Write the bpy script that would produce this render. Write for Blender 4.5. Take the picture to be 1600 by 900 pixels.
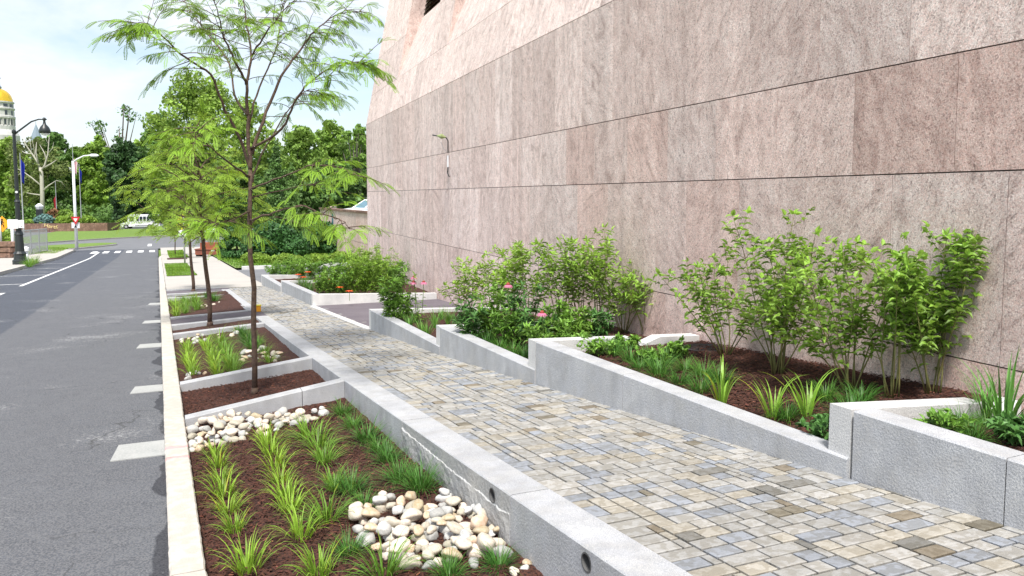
import bpy, bmesh, math, random
from math import sin, cos, pi, radians, atan, tan, sqrt
from mathutils import Vector, Matrix, noise
R_ = random.Random(7)
scene = bpy.context.scene
for o in list(bpy.data.objects): bpy.data.objects.remove(o)
COL = scene.collection

# ------------------------------------------------------------------ camera
FPX, CXP, CYP, HC = 1240.0, 800.0, 407.0, 1.75
YAW, PIT = radians(24.07), atan(100 / FPX)
cam = bpy.data.objects.new('camera', bpy.data.cameras.new('camera'))
COL.objects.link(cam); scene.camera = cam
cam.data.sensor_width = 36; cam.data.lens = FPX / 1600 * 36
cam.data.shift_y = -(450 - CYP) / 1600
cam.data.clip_start = .05; cam.data.clip_end = 6000
cam.location = (0, 0, HC)
cam.rotation_euler = (pi / 2 - PIT, 0, -YAW)

# ------------------------------------------------------------------ light
SUN_EL, SUN_AZ = 60, 204        # azimuth clockwise from +Y
world = bpy.data.worlds.new('World'); scene.world = world; world.use_nodes = True
def build_world():
    nt = world.node_tree; N = nt.nodes; L = nt.links
    for n in list(N): N.remove(n)
    out = N.new('ShaderNodeOutputWorld')
    sky = N.new('ShaderNodeTexSky'); sky.sky_type = 'NISHITA'; sky.sun_disc = False
    sky.sun_elevation = radians(SUN_EL); sky.sun_rotation = radians(SUN_AZ)
    sky.air_density = 1.0; sky.dust_density = 1.5; sky.ozone_density = 1.0
    b1 = N.new('ShaderNodeBackground'); b1.inputs[1].default_value = .10
    L.new(sky.outputs[0], b1.inputs[0])
    b2 = N.new('ShaderNodeBackground'); b2.inputs[0].default_value = (.93, .955, 1, 1); b2.inputs[1].default_value = .60
    tc = N.new('ShaderNodeTexCoord'); mp = N.new('ShaderNodeMapping')
    mp.inputs['Scale'].default_value = (1.0, 1.0, 3.4); mp.inputs['Location'].default_value = (.30, .1, .35)
    L.new(tc.outputs['Generated'], mp.inputs[0])
    nz = N.new('ShaderNodeTexNoise'); nz.inputs['Scale'].default_value = 2.3; nz.inputs['Detail'].default_value = 7
    nz.inputs['Roughness'].default_value = .55; nz.inputs['Distortion'].default_value = .25
    L.new(mp.outputs[0], nz.inputs[0])
    cr = N.new('ShaderNodeValToRGB'); cr.color_ramp.elements[0].position = .42; cr.color_ramp.elements[1].position = .64
    cr.color_ramp.elements[0].color = (.22, .22, .22, 1)
    L.new(nz.outputs[0], cr.inputs[0])
    mx = N.new('ShaderNodeMixShader'); L.new(cr.outputs[0], mx.inputs[0])
    L.new(b1.outputs[0], mx.inputs[1]); L.new(b2.outputs[0], mx.inputs[2]); L.new(mx.outputs[0], out.inputs[0])
build_world()
sl = bpy.data.lights.new('sun', 'SUN'); sl.energy = 2.9; sl.angle = radians(10); sl.color = (1, .96, .9)
sun = bpy.data.objects.new('sun', sl); COL.objects.link(sun)
_d = Vector((sin(radians(SUN_AZ)) * cos(radians(SUN_EL)), cos(radians(SUN_AZ)) * cos(radians(SUN_EL)), sin(radians(SUN_EL))))
sun.rotation_euler = _d.to_track_quat('Z', 'Y').to_euler(); sun.location = (0, 0, 40)
scene.view_settings.view_transform = 'Standard'; scene.view_settings.look = 'None'
scene.view_settings.exposure = 1.04; scene.view_settings.gamma = 1
scene.view_settings.use_curve_mapping = False
scene.render.engine = 'CYCLES'
scene.cycles.max_bounces = 6; scene.cycles.transparent_max_bounces = 4

# ------------------------------------------------------------------ measuring: photo pixel -> place on a surface
FW = Vector((sin(YAW) * cos(PIT), cos(YAW) * cos(PIT), -sin(PIT)))
RT = Vector((cos(YAW), -sin(YAW), 0)); UP = RT.cross(FW)
EYE = Vector((0, 0, HC))
def ray(x, y): return FW + RT * ((x - CXP) / FPX) - UP * ((y - CYP) / FPX)
def gz(Y):
    if Y < 60: return -.04 * Y
    if Y < 220: return -2.4 - .02 * (Y - 60)
    return -5.6
def dzw(Y):
    t = max(0, (23 - Y) / 20.5); return .15 + .31 * t ** 1.7
def zroad(X, Y): return gz(Y)
def zkerb(X, Y): return gz(Y) + .15
def zwalk(X, Y): return gz(Y) + dzw(Y)
def zsoil(X, Y):
    t = min(1, max(0, (X - .16) / 1.36)); return gz(Y) + .07 + .12 * t
def at(x, y, f=zroad, dz=0):
    d = ray(x, y); t = .5
    while t < 900:
        p = EYE + d * t
        if p.z <= f(p.x, p.y) + dz: break
        t *= 1.01
    lo, hi = t / 1.01, t
    for _ in range(30):
        m = (lo + hi) / 2; p = EYE + d * m
        if p.z > f(p.x, p.y) + dz: lo = m
        else: hi = m
    return EYE + d * lo
def atz(x, y, z):
    d = ray(x, y); return EYE + d * ((z - HC) / d.z)
def col(x, y, depth): return EYE + ray(x, y) * depth
def zpix(X, Y, y):
    q0 = Vector((X, Y, 0)) - EYE; a = q0.dot(FW); b = q0.dot(UP)   # z adds UP.z, FW.z
    k = (CYP - y) / FPX
    return (k * a - b) / (UP.z - k * FW.z)

# ------------------------------------------------------------------ mesh builder
class MB:
    def __init__(s): s.v = []; s.f = []; s.c = []; s.fm = []; s.cc = (1, 1, 1, 1); s.m = 0
    def add(s, vs, fs):
        b = len(s.v); s.v += [tuple(v) for v in vs]
        for f in fs: s.f.append([b + i for i in f]); s.c.append(s.cc); s.fm.append(s.m)
        return s
    def hexa(s, b, t):      # 4 bottom, 4 top points (same winding, CCW from above)
        return s.add(list(b) + list(t), [(3, 2, 1, 0), (4, 5, 6, 7), (0, 1, 5, 4), (1, 2, 6, 5), (2, 3, 7, 6), (3, 0, 4, 7)])
    def box(s, x0, x1, y0, y1, z0, z1, M=None):
        vs = [Vector(p) for p in ((x0, y0, z0), (x1, y0, z0), (x1, y1, z0), (x0, y1, z0), (x0, y0, z1), (x1, y0, z1), (x1, y1, z1), (x0, y1, z1))]
        if M: vs = [M @ v for v in vs]
        return s.hexa(vs[:4], vs[4:])
    def tube(s, pts, rad, n=6, cap=True):
        pts = [Vector(p) for p in pts]
        if not hasattr(rad, '__len__'): rad = [rad] * len(pts)
        rings = []; ref = Vector((.31, .77, .1))
        for i, p in enumerate(pts):
            d = (pts[min(i + 1, len(pts) - 1)] - pts[max(i - 1, 0)])
            if d.length < 1e-9: d = Vector((0, 0, 1))
            d.normalize()
            a = d.cross(ref)
            if a.length < 1e-4: a = d.cross(Vector((1, 0, 0)))
            a.normalize(); b = d.cross(a)
            rings.append([p + (a * cos(2 * pi * k / n) + b * sin(2 * pi * k / n)) * rad[i] for k in range(n)])
        vs = [v for r in rings for v in r]; fs = []
        for i in range(len(pts) - 1):
            for k in range(n):
                k2 = (k + 1) % n; fs.append((i * n + k, (i + 1) * n + k, (i + 1) * n + k2, i * n + k2))
        if cap:
            fs.append(tuple(range(n))); fs.append(tuple(reversed(range((len(pts) - 1) * n, len(pts) * n))))
        return s.add(vs, fs)
    def lathe(s, prof, n=16, c=(0, 0, 0)):
        vs = []; fs = []
        for r, z in prof:
            for k in range(n): vs.append((c[0] + r * cos(2 * pi * k / n), c[1] + r * sin(2 * pi * k / n), c[2] + z))
        for i in range(len(prof) - 1):
            for k in range(n):
                k2 = (k + 1) % n; fs.append((i * n + k, i * n + k2, (i + 1) * n + k2, (i + 1) * n + k))
        fs.append(tuple(reversed(range(n)))); fs.append(tuple(range((len(prof) - 1) * n, len(prof) * n)))
        return s.add(vs, fs)
    def plate(s, poly, t, M=None):   # poly in xz plane facing -y, thickness t
        n = len(poly)
        vs = [Vector((x, 0, z)) for x, z in poly] + [Vector((x, t, z)) for x, z in poly]
        if M: vs = [M @ v for v in vs]
        fs = [tuple(range(n)), tuple(reversed(range(n, 2 * n)))] + [(i, i + n, (i + 1) % n + n, (i + 1) % n) for i in range(n)]
        return s.add(vs, fs)
    def build(s, name, mat, parent=None, origin=None, smooth=False, color=False):
        me = bpy.data.meshes.new(name)
        o3 = Vector(origin) if origin is not None else None
        vs = s.v if o3 is None else [tuple(Vector(v) - o3) for v in s.v]
        me.from_pydata(vs, [], s.f)
        if color:
            at_ = me.color_attributes.new('tint', 'FLOAT_COLOR', 'CORNER')
            buf = []
            for f, c in zip(s.f, s.c): buf += list(c) * len(f)
            at_.data.foreach_set('color', buf)
        if isinstance(mat, (list, tuple)):
            for m_ in mat: me.materials.append(m_)
            me.polygons.foreach_set('material_index', s.fm)
        elif mat: me.materials.append(mat)
        if smooth: me.polygons.foreach_set('use_smooth', [True] * len(s.f))
        me.update()
        ob = bpy.data.objects.new(name, me); COL.objects.link(ob)
        if o3 is not None: ob.location = o3
        if parent: ob.parent = parent
        return ob

def tag(o, label, cat, group=None):
    o['label'] = label; o['category'] = cat
    if group: o['group'] = group
    return o
def kind(o, k): o['kind'] = k; return o
def empty(name, loc, rz=0, label=None, cat=None, group=None):
    e = bpy.data.objects.new(name, None); COL.objects.link(e); e.location = loc; e.rotation_euler = (0, 0, rz)
    e.empty_display_size = .1
    if label: tag(e, label, cat, group)
    return e
def dup(root, loc, rz=0, sc=None, label=None, group=None):
    kids = [k for k in bpy.data.objects if k.parent == root]
    r = root.copy(); COL.objects.link(r); r.location = loc; r.rotation_euler = (0, 0, rz)
    if sc: r.scale = sc if hasattr(sc, '__len__') else (sc, sc, sc)
    if label: r['label'] = label
    if group: r['group'] = group
    for ch in kids:
        c = ch.copy(); COL.objects.link(c); c.parent = r
        for g in [k for k in bpy.data.objects if k.parent == ch]:
            d = g.copy(); COL.objects.link(d); d.parent = c
    return r

# ------------------------------------------------------------------ materials
def mat(name, base=(.5, .5, .5), rough=.7, metal=0, noise_=None, bump=0, bscale=60, tint=False, spec=.4, translucent=0, var=0, emis=None):
    m = bpy.data.materials.new(name); m.use_nodes = True
    nt = m.node_tree; N = nt.nodes; L = nt.links; p = N['Principled BSDF']; out = N['Material Output']
    p.inputs['Roughness'].default_value = rough; p.inputs['Metallic'].default_value = metal
    p.inputs['Specular IOR Level'].default_value = spec
    rgb = N.new('ShaderNodeRGB'); rgb.outputs[0].default_value = (*base, 1); cur = rgb.outputs[0]
    tc = N.new('ShaderNodeTexCoord'); co = tc.outputs['Object']
    if noise_:
        for (sc, amt, colr, det) in noise_:     # scale, contrast window, second colour, detail
            nz = N.new('ShaderNodeTexNoise'); nz.inputs['Scale'].default_value = sc; nz.inputs['Detail'].default_value = det
            L.new(co, nz.inputs[0])
            cr = N.new('ShaderNodeValToRGB'); cr.color_ramp.elements[0].position = .5 - amt; cr.color_ramp.elements[1].position = .5 + amt
            L.new(nz.outputs[0], cr.inputs[0])
            mx = N.new('ShaderNodeMix'); mx.data_type = 'RGBA'
            L.new(cr.outputs[0], mx.inputs[0]); L.new(cur, mx.inputs[6]); mx.inputs[7].default_value = (*colr, 1)
            cur = mx.outputs[2]
    if tint:
        a = N.new('ShaderNodeVertexColor'); a.layer_name = 'tint'
        mx = N.new('ShaderNodeMix'); mx.data_type = 'RGBA'; mx.blend_type = 'MULTIPLY'; mx.inputs[0].default_value = 1
        L.new(cur, mx.inputs[6]); L.new(a.outputs[0], mx.inputs[7]); cur = mx.outputs[2]
    if var:
        oi = N.new('ShaderNodeObjectInfo'); h = N.new('ShaderNodeHueSaturation')
        mr = N.new('ShaderNodeMapRange'); mr.inputs[3].default_value = 1 - var; mr.inputs[4].default_value = 1 + var
        L.new(oi.outputs['Random'], mr.inputs[0]); L.new(mr.outputs[0], h.inputs['Value']); L.new(cur, h.inputs['Color'])
        mr2 = N.new('ShaderNodeMapRange'); mr2.inputs[3].default_value = .5 + var * .07; mr2.inputs[4].default_value = .5 - var * .07
        L.new(oi.outputs['Random'], mr2.inputs[0]); L.new(mr2.outputs[0], h.inputs['Hue'])
        cur = h.outputs[0]
    L.new(cur, p.inputs['Base Color'])
    if bump:
        nb = N.new('ShaderNodeTexNoise'); nb.inputs['Scale'].default_value = bscale; nb.inputs['Detail'].default_value = 5
        L.new(co, nb.inputs[0]); bp = N.new('ShaderNodeBump'); bp.inputs['Strength'].default_value = bump; bp.inputs['Distance'].default_value = .01
        L.new(nb.outputs[0], bp.inputs['Height']); L.new(bp.outputs[0], p.inputs['Normal'])
    if translucent:
        tr = N.new('ShaderNodeBsdfTranslucent'); L.new(cur, tr.inputs[0])
        g = N.new('ShaderNodeHueSaturation'); g.inputs['Value'].default_value = 1.3; g.inputs['Hue'].default_value = .485
        L.new(cur, g.inputs['Color']); L.new(g.outputs[0], tr.inputs[0])
        ms = N.new('ShaderNodeMixShader'); ms.inputs[0].default_value = translucent
        L.new(p.outputs[0], ms.inputs[1]); L.new(tr.outputs[0], ms.inputs[2]); L.new(ms.outputs[0], out.inputs[0])
    if emis:
        p.inputs['Emission Color'].default_value = (*emis[0], 1); p.inputs['Emission Strength'].default_value = emis[1]
    return m

M = {}
M['granite'] = mat('granite', (.52, .53, .54), .8, tint=True, noise_=[(3.2, .22, (.60, .60, .60), 5), (1.3, .12, (.45, .445, .43), 4), (5.5, .05, (.44, .435, .43), 8), (9, .09, (.47, .475, .49), 6), (230, .12, (.31, .32, .34), 2)], bump=.35, bscale=90)
M['granite_pale'] = mat('granite_pale', (.62, .62, .61), .85, noise_=[(150, .12, (.40, .40, .41), 2), (2.2, .2, (.68, .67, .65), 5)], bump=.3, bscale=80)
M['concrete'] = mat('concrete', (.42, .39, .35), .9, noise_=[(1.3, .2, (.35, .33, .30), 6), (60, .2, (.46, .43, .39), 3)], bump=.15)
M['concrete_pad'] = mat('concrete_pad', (.36, .37, .355), .9, noise_=[(6, .2, (.27, .28, .27), 7), (60, .2, (.40, .40, .39), 3)], bump=.2)
M['mulch'] = mat('mulch', (.042, .015, .010), .95, noise_=[(90, .10, (.012, .006, .005), 6), (60, .07, (.085, .032, .02), 4)], bump=1.0, bscale=70)
M['plum'] = mat('plum_asphalt', (.135, .115, .135), .9, noise_=[(140, .15, (.09, .075, .09), 2), (2, .3, (.16, .14, .155), 4)], bump=.5, bscale=150)
M['drive'] = mat('driveway_asphalt', (.15, .155, .165), .9, noise_=[(90, .15, (.11, .115, .12), 2), (1, .3, (.19, .19, .2), 4)], bump=.3, bscale=100)
M['white_paint'] = mat('white_paint', (.78, .78, .76), .8, noise_=[(9, .08, (.60, .60, .60), 6)])
M['grass'] = mat('grass_ground', (.15, .25, .035), .95, noise_=[(1.2, .2, (.24, .32, .06), 5), (30, .2, (.07, .14, .02), 5)], bump=.6, bscale=40)
M['far_ground'] = mat('far_ground', (.06, .10, .03), .95, noise_=[(.3, .2, (.10, .13, .04), 5)])
M['bark'] = mat('bark', (.13, .085, .06), .9, noise_=[(30, .15, (.07, .045, .035), 5)], bump=.8, bscale=35)
M['bark_grey'] = mat('bark_grey', (.17, .15, .12), .9, noise_=[(4, .15, (.09, .08, .06), 5)])
M['bark_white'] = mat('bark_white', (.42, .40, .34), .9, noise_=[(2, .15, (.36, .34, .28), 5)])
M['locust'] = mat('locust_leaf', (.27, .42, .055), .6, tint=True, translucent=.42)
M['locust_d'] = mat('locust_leaf_deep', (.20, .36, .03), .6, tint=True, translucent=.3)
M['leaf_mid'] = mat('leaf_mid', (.19, .31, .055), .6, tint=True, translucent=.3, var=.12)
M['leaf_yel'] = mat('leaf_yellowgreen', (.22, .34, .05), .6, tint=True, translucent=.3, var=.1)
M['leaf_dark'] = mat('leaf_dark', (.09, .175, .038), .6, tint=True, translucent=.15, var=.1)
M['leaf_vdark'] = mat('leaf_very_dark', (.035, .085, .022), .6, tint=True, translucent=.15)
M['leaf_yew'] = mat('leaf_yew', (.040, .115, .028), .6, tint=True, translucent=.12)
M['leaf_blue'] = mat('leaf_bluespruce', (.13, .24, .23), .7, tint=True)
M['leaf_red'] = mat('leaf_redbrown', (.22, .11, .05), .7, tint=True)
M['dogwood'] = mat('dogwood_leaf', (.23, .38, .055), .5, tint=True, translucent=.35, var=.08)
M['peren'] = mat('perennial_leaf', (.17, .32, .05), .5, tint=True, translucent=.3, var=.1)
M['stem'] = mat('green_stem', (.13, .20, .05), .7, var=.1)
M['twig'] = mat('dogwood_stem', (.20, .17, .06), .7, noise_=[(6, .15, (.13, .16, .05), 3)])
M['blade_bright'] = mat('blade_bright', (.25, .42, .045), .5, tint=True, translucent=.35, var=.08)
M['blade_mid'] = mat('blade_mid', (.15, .30, .035), .5, tint=True, translucent=.3, var=.1)
M['blade_dark'] = mat('blade_dark', (.075, .20, .030), .5, tint=True, translucent=.25, var=.1)
M['blade_lily'] = mat('blade_lily', (.28, .48, .06), .45, tint=True, translucent=.35, var=.08)
M['lily_dark'] = mat('blade_lily_dark', (.12, .29, .05), .45, tint=True, translucent=.3, var=.08)
M['stone'] = mat('river_stone', (.50, .435, .345), .7, tint=True, noise_=[(3, .18, (.40, .34, .26), 5), (5, .2, (.57, .52, .44), 6)], var=.30)
M['stone_grey'] = mat('river_stone_grey', (.45, .445, .43), .7, tint=True, noise_=[(3, .18, (.30, .30, .29), 5), (5, .2, (.50, .49, .46), 6)], var=.28)
M['stone_tan'] = mat('river_stone_tan', (.46, .33, .20), .7, tint=True, noise_=[(3, .18, (.54, .46, .35), 5)], var=.25)
M['black'] = mat('black_metal', (.02, .024, .025), .4, spec=.5)
M['dark_hole'] = mat('pipe_inside', (.10, .10, .10), .9)
M['white'] = mat('white_metal', (.75, .76, .78), .4)
M['galv'] = mat('galvanised', (.42, .43, .44), .5, metal=.4)
M['glass'] = mat('dark_glass', (.03, .04, .05), .1, spec=.8)
M['glass_blue'] = mat('blue_glass', (.10, .20, .24), .1, spec=.8)
M['rubber'] = mat('rubber', (.02, .02, .02), .8)
M['carwhite'] = mat('car_white', (.78, .79, .80), .25, spec=.6)
M['cardark'] = mat('car_dark', (.03, .03, .06), .25, spec=.6)
M['carblue'] = mat('car_blue', (.10, .16, .30), .25, spec=.6)
M['lot_ground'] = M['drive']
M['red'] = mat('sign_red', (.50, .02, .03), .5)
M['signwhite'] = mat('sign_white', (.80, .80, .82), .5)
M['yellow'] = mat('sign_yellow', (.80, .72, .05), .5)
M['orange'] = mat('sign_orange', (.85, .36, .02), .5)
M['ink'] = mat('sign_black', (.02, .02, .02), .6)
M['pinkink'] = mat('sign_pink_ink', (.62, .35, .40), .6)
M['teal'] = mat('sign_teal', (.03, .15, .17), .5)
M['goldletters'] = mat('gold_letters', (.75, .60, .25), .4)
M['gold'] = mat('gold_leaf', (.85, .55, .05), .28, metal=.65)
M['marble'] = mat('marble', (.55, .54, .52), .7, noise_=[(.3, .2, (.42, .41, .40), 3)])
M['slate'] = mat('slate', (.20, .25, .30), .7)
M['brownstone'] = mat('brownstone', (.20, .11, .08), .9, noise_=[(1.2, .1, (.33, .20, .15), 4), (6, .15, (.13, .08, .06), 4)])
M['rust'] = mat('rust_red', (.33, .10, .05), .8, noise_=[(3, .15, (.20, .07, .05), 5)])
M['flagblue'] = mat('flag_blue', (.03, .05, .40), .8)
M['flagred'] = mat('flag_red', (.50, .05, .07), .8)
M['petal_pink'] = mat('petal_pink', (.72, .22, .38), .6, translucent=.3)
M['cone_red'] = mat('cone_red', (.28, .05, .03), .7)
M['petal_orange'] = mat('petal_orange', (.85, .16, .03), .6, translucent=.3)
M['petal_white'] = mat('petal_white', (.80, .80, .74), .6)
M['verdigris'] = mat('verdigris', (.30, .36, .16), .7)
M['umber'] = mat('umber', (.07, .03, .02), .5)
M['facebrown'] = mat('red_brown', (.32, .08, .05), .5)

def streaks(m, lo=.80, hi=1.06, sx=7, sz=.9):
    nt = m.node_tree; N = nt.nodes; L = nt.links; p = N['Principled BSDF']; src = p.inputs['Base Color'].links[0].from_socket
    ge = N.new('ShaderNodeNewGeometry'); mp = N.new('ShaderNodeMapping'); mp.inputs['Scale'].default_value = (sx, sx, sz); L.new(ge.outputs['Position'], mp.inputs[0])
    nz = N.new('ShaderNodeTexNoise'); nz.inputs['Scale'].default_value = 1.3; nz.inputs['Detail'].default_value = 8; nz.inputs['Roughness'].default_value = .6; L.new(mp.outputs[0], nz.inputs[0])
    r = N.new('ShaderNodeMapRange'); r.inputs[1].default_value = .35; r.inputs[2].default_value = .6; r.inputs[3].default_value = lo; r.inputs[4].default_value = hi; L.new(nz.outputs[0], r.inputs[0])
    mx = N.new('ShaderNodeMix'); mx.data_type = 'RGBA'; mx.blend_type = 'MULTIPLY'; mx.inputs[0].default_value = 1; L.new(src, mx.inputs[6]); L.new(r.outputs[0], mx.inputs[7]); L.new(mx.outputs[2], p.inputs['Base Color'])
streaks(M['granite'], .88, 1.05, 4.5, 2.2); streaks(M['granite_pale'], .9, 1.03, 4, 2.5)

def mat_wall():
    m = bpy.data.materials.new('pink_granite_cladding'); m.use_nodes = True
    nt = m.node_tree; N = nt.nodes; L = nt.links; p = N['Principled BSDF']
    p.inputs['Roughness'].default_value = .85; p.inputs['Specular IOR Level'].default_value = .25
    tc = N.new('ShaderNodeTexCoord'); vc = N.new('ShaderNodeVertexColor'); vc.layer_name = 'tint'
    sep = N.new('ShaderNodeSeparateColor'); L.new(vc.outputs[0], sep.inputs[0])
    off = N.new('ShaderNodeVectorMath'); off.operation = 'MULTIPLY_ADD'
    L.new(vc.outputs[0], off.inputs[0]); off.inputs[1].default_value = (3, 37, 23); L.new(tc.outputs['Object'], off.inputs[2])
    # rotate coords about the wall normal by the slab's own angle
    rot = N.new('ShaderNodeVectorRotate'); rot.rotation_type = 'AXIS_ANGLE'; rot.inputs['Axis'].default_value = (1, 0, 0)
    mr = N.new('ShaderNodeMapRange'); mr.inputs[3].default_value = -.9; mr.inputs[4].default_value = 1.1
    L.new(sep.outputs[2], mr.inputs[0]); L.new(mr.outputs[0], rot.inputs['Angle']); L.new(off.outputs[0], rot.inputs[0])
    mp = N.new('ShaderNodeMapping'); mp.inputs['Scale'].default_value = (2.2, 2.2, 1.35); L.new(rot.outputs[0], mp.inputs[0])
    nd = N.new('ShaderNodeTexNoise'); nd.inputs['Scale'].default_value = 1.1; nd.inputs['Detail'].default_value = 2; L.new(mp.outputs[0], nd.inputs[0])
    dis = N.new('ShaderNodeVectorMath'); dis.operation = 'MULTIPLY_ADD'; L.new(nd.outputs['Color'], dis.inputs[0]); dis.inputs[1].default_value = (1.7, 1.7, 1.7); L.new(mp.outputs[0], dis.inputs[2])
    v1 = N.new('ShaderNodeTexNoise'); v1.inputs['Scale'].default_value = 3.2; v1.inputs['Detail'].default_value = 9; v1.inputs['Roughness'].default_value = .62; L.new(dis.outputs[0], v1.inputs[0])
    ramp = N.new('ShaderNodeValToRGB'); e = ramp.color_ramp.elements
    e[0].position = .30; e[0].color = (.53, .425, .39, 1); e[1].position = .74; e[1].color = (.90, .81, .76, 1)
    k = e.new(.47); k.color = (.74, .625, .58, 1); k = e.new(.60); k.color = (.82, .71, .665, 1)
    L.new(v1.outputs[0], ramp.inputs[0])
    # red variant by slab
    red = N.new('ShaderNodeMix'); red.data_type = 'RGBA'; red.blend_type = 'MULTIPLY'; red.inputs[7].default_value = (.80, .64, .59, 1)
    L.new(sep.outputs[1], red.inputs[0]); L.new(ramp.outputs[0], red.inputs[6])
    # speckle
    sp = N.new('ShaderNodeTexNoise'); sp.inputs['Scale'].default_value = 120; sp.inputs['Detail'].default_value = 5; sp.inputs['Roughness'].default_value = .7; L.new(tc.outputs['Object'], sp.inputs[0])
    spr = N.new('ShaderNodeMapRange'); spr.inputs[1].default_value = .35; spr.inputs[2].default_value = .65; spr.inputs[3].default_value = .66; spr.inputs[4].default_value = 1.22; L.new(sp.outputs[0], spr.inputs[0])
    m1 = N.new('ShaderNodeMix'); m1.data_type = 'RGBA'; m1.blend_type = 'MULTIPLY'; m1.inputs[0].default_value = 1; L.new(red.outputs[2], m1.inputs[6]); L.new(spr.outputs[0], m1.inputs[7])
    # thin dark cleft marks
    ms = N.new('ShaderNodeMapping'); ms.inputs['Scale'].default_value = (9, 9, 2.6); L.new(rot.outputs[0], ms.inputs[0])
    ck = N.new('ShaderNodeTexNoise'); ck.inputs['Scale'].default_value = 4; ck.inputs['Detail'].default_value = 8; ck.inputs['Roughness'].default_value = .7; L.new(ms.outputs[0], ck.inputs[0])
    ckr = N.new('ShaderNodeMapRange'); ckr.inputs[1].default_value = .355; ckr.inputs[2].default_value = .43; ckr.inputs[3].default_value = .62; ckr.inputs[4].default_value = 1; L.new(ck.outputs[0], ckr.inputs[0])
    m2 = N.new('ShaderNodeMix'); m2.data_type = 'RGBA'; m2.blend_type = 'MULTIPLY'; m2.inputs[0].default_value = 1; L.new(m1.outputs[2], m2.inputs[6]); L.new(ckr.outputs[0], m2.inputs[7])
    # vertical rain streaks
    mv = N.new('ShaderNodeMapping'); mv.inputs['Scale'].default_value = (4, 4, .16); L.new(tc.outputs['Object'], mv.inputs[0])
    st = N.new('ShaderNodeTexNoise'); st.inputs['Scale'].default_value = 1.6; st.inputs['Detail'].default_value = 6; L.new(mv.outputs[0], st.inputs[0])
    sr = N.new('ShaderNodeMapRange'); sr.inputs[1].default_value = .3; sr.inputs[2].default_value = .65; sr.inputs[3].default_value = .87; sr.inputs[4].default_value = 1.05; L.new(st.outputs[0], sr.inputs[0])
    m3 = N.new('ShaderNodeMix'); m3.data_type = 'RGBA'; m3.blend_type = 'MULTIPLY'; m3.inputs[0].default_value = 1; L.new(m2.outputs[2], m3.inputs[6]); L.new(sr.outputs[0], m3.inputs[7])
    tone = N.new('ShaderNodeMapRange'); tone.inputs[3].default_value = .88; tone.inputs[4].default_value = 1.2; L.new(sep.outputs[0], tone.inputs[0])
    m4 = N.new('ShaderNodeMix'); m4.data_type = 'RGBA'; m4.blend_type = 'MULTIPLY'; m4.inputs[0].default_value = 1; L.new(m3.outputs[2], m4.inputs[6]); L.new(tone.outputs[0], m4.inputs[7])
    gr = N.new('ShaderNodeTexVoronoi'); gr.inputs['Scale'].default_value = 95; L.new(tc.outputs['Object'], gr.inputs[0])
    gs = N.new('ShaderNodeSeparateColor'); L.new(gr.outputs['Color'], gs.inputs[0])
    grr = N.new('ShaderNodeValToRGB'); grr.color_ramp.interpolation = 'CONSTANT'; ge = grr.color_ramp.elements; ge[0].color = (.62, .55, .55, 1); ge[1].position = .12; ge[1].color = (1.0, .88, .86, 1)
    k2 = ge.new(.45); k2.color = (1.02, 1.0, 1.0, 1); k2 = ge.new(.85); k2.color = (1.18, 1.18, 1.18, 1); L.new(gs.outputs[0], grr.inputs[0])
    m6 = N.new('ShaderNodeMix'); m6.data_type = 'RGBA'; m6.blend_type = 'MULTIPLY'; m6.inputs[0].default_value = .75; L.new(m4.outputs[2], m6.inputs[6]); L.new(grr.outputs[0], m6.inputs[7])
    L.new(m6.outputs[2], p.inputs['Base Color'])
    ad = N.new('ShaderNodeMath'); ad.operation = 'ADD'; L.new(sp.outputs[0], ad.inputs[0]); L.new(v1.outputs[0], ad.inputs[1])
    bp = N.new('ShaderNodeBump'); bp.inputs['Strength'].default_value = .5; bp.inputs['Distance'].default_value = .008
    L.new(ad.outputs[0], bp.inputs['Height']); L.new(bp.outputs[0], p.inputs['Normal'])
    return m
M['wall'] = mat_wall()

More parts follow.
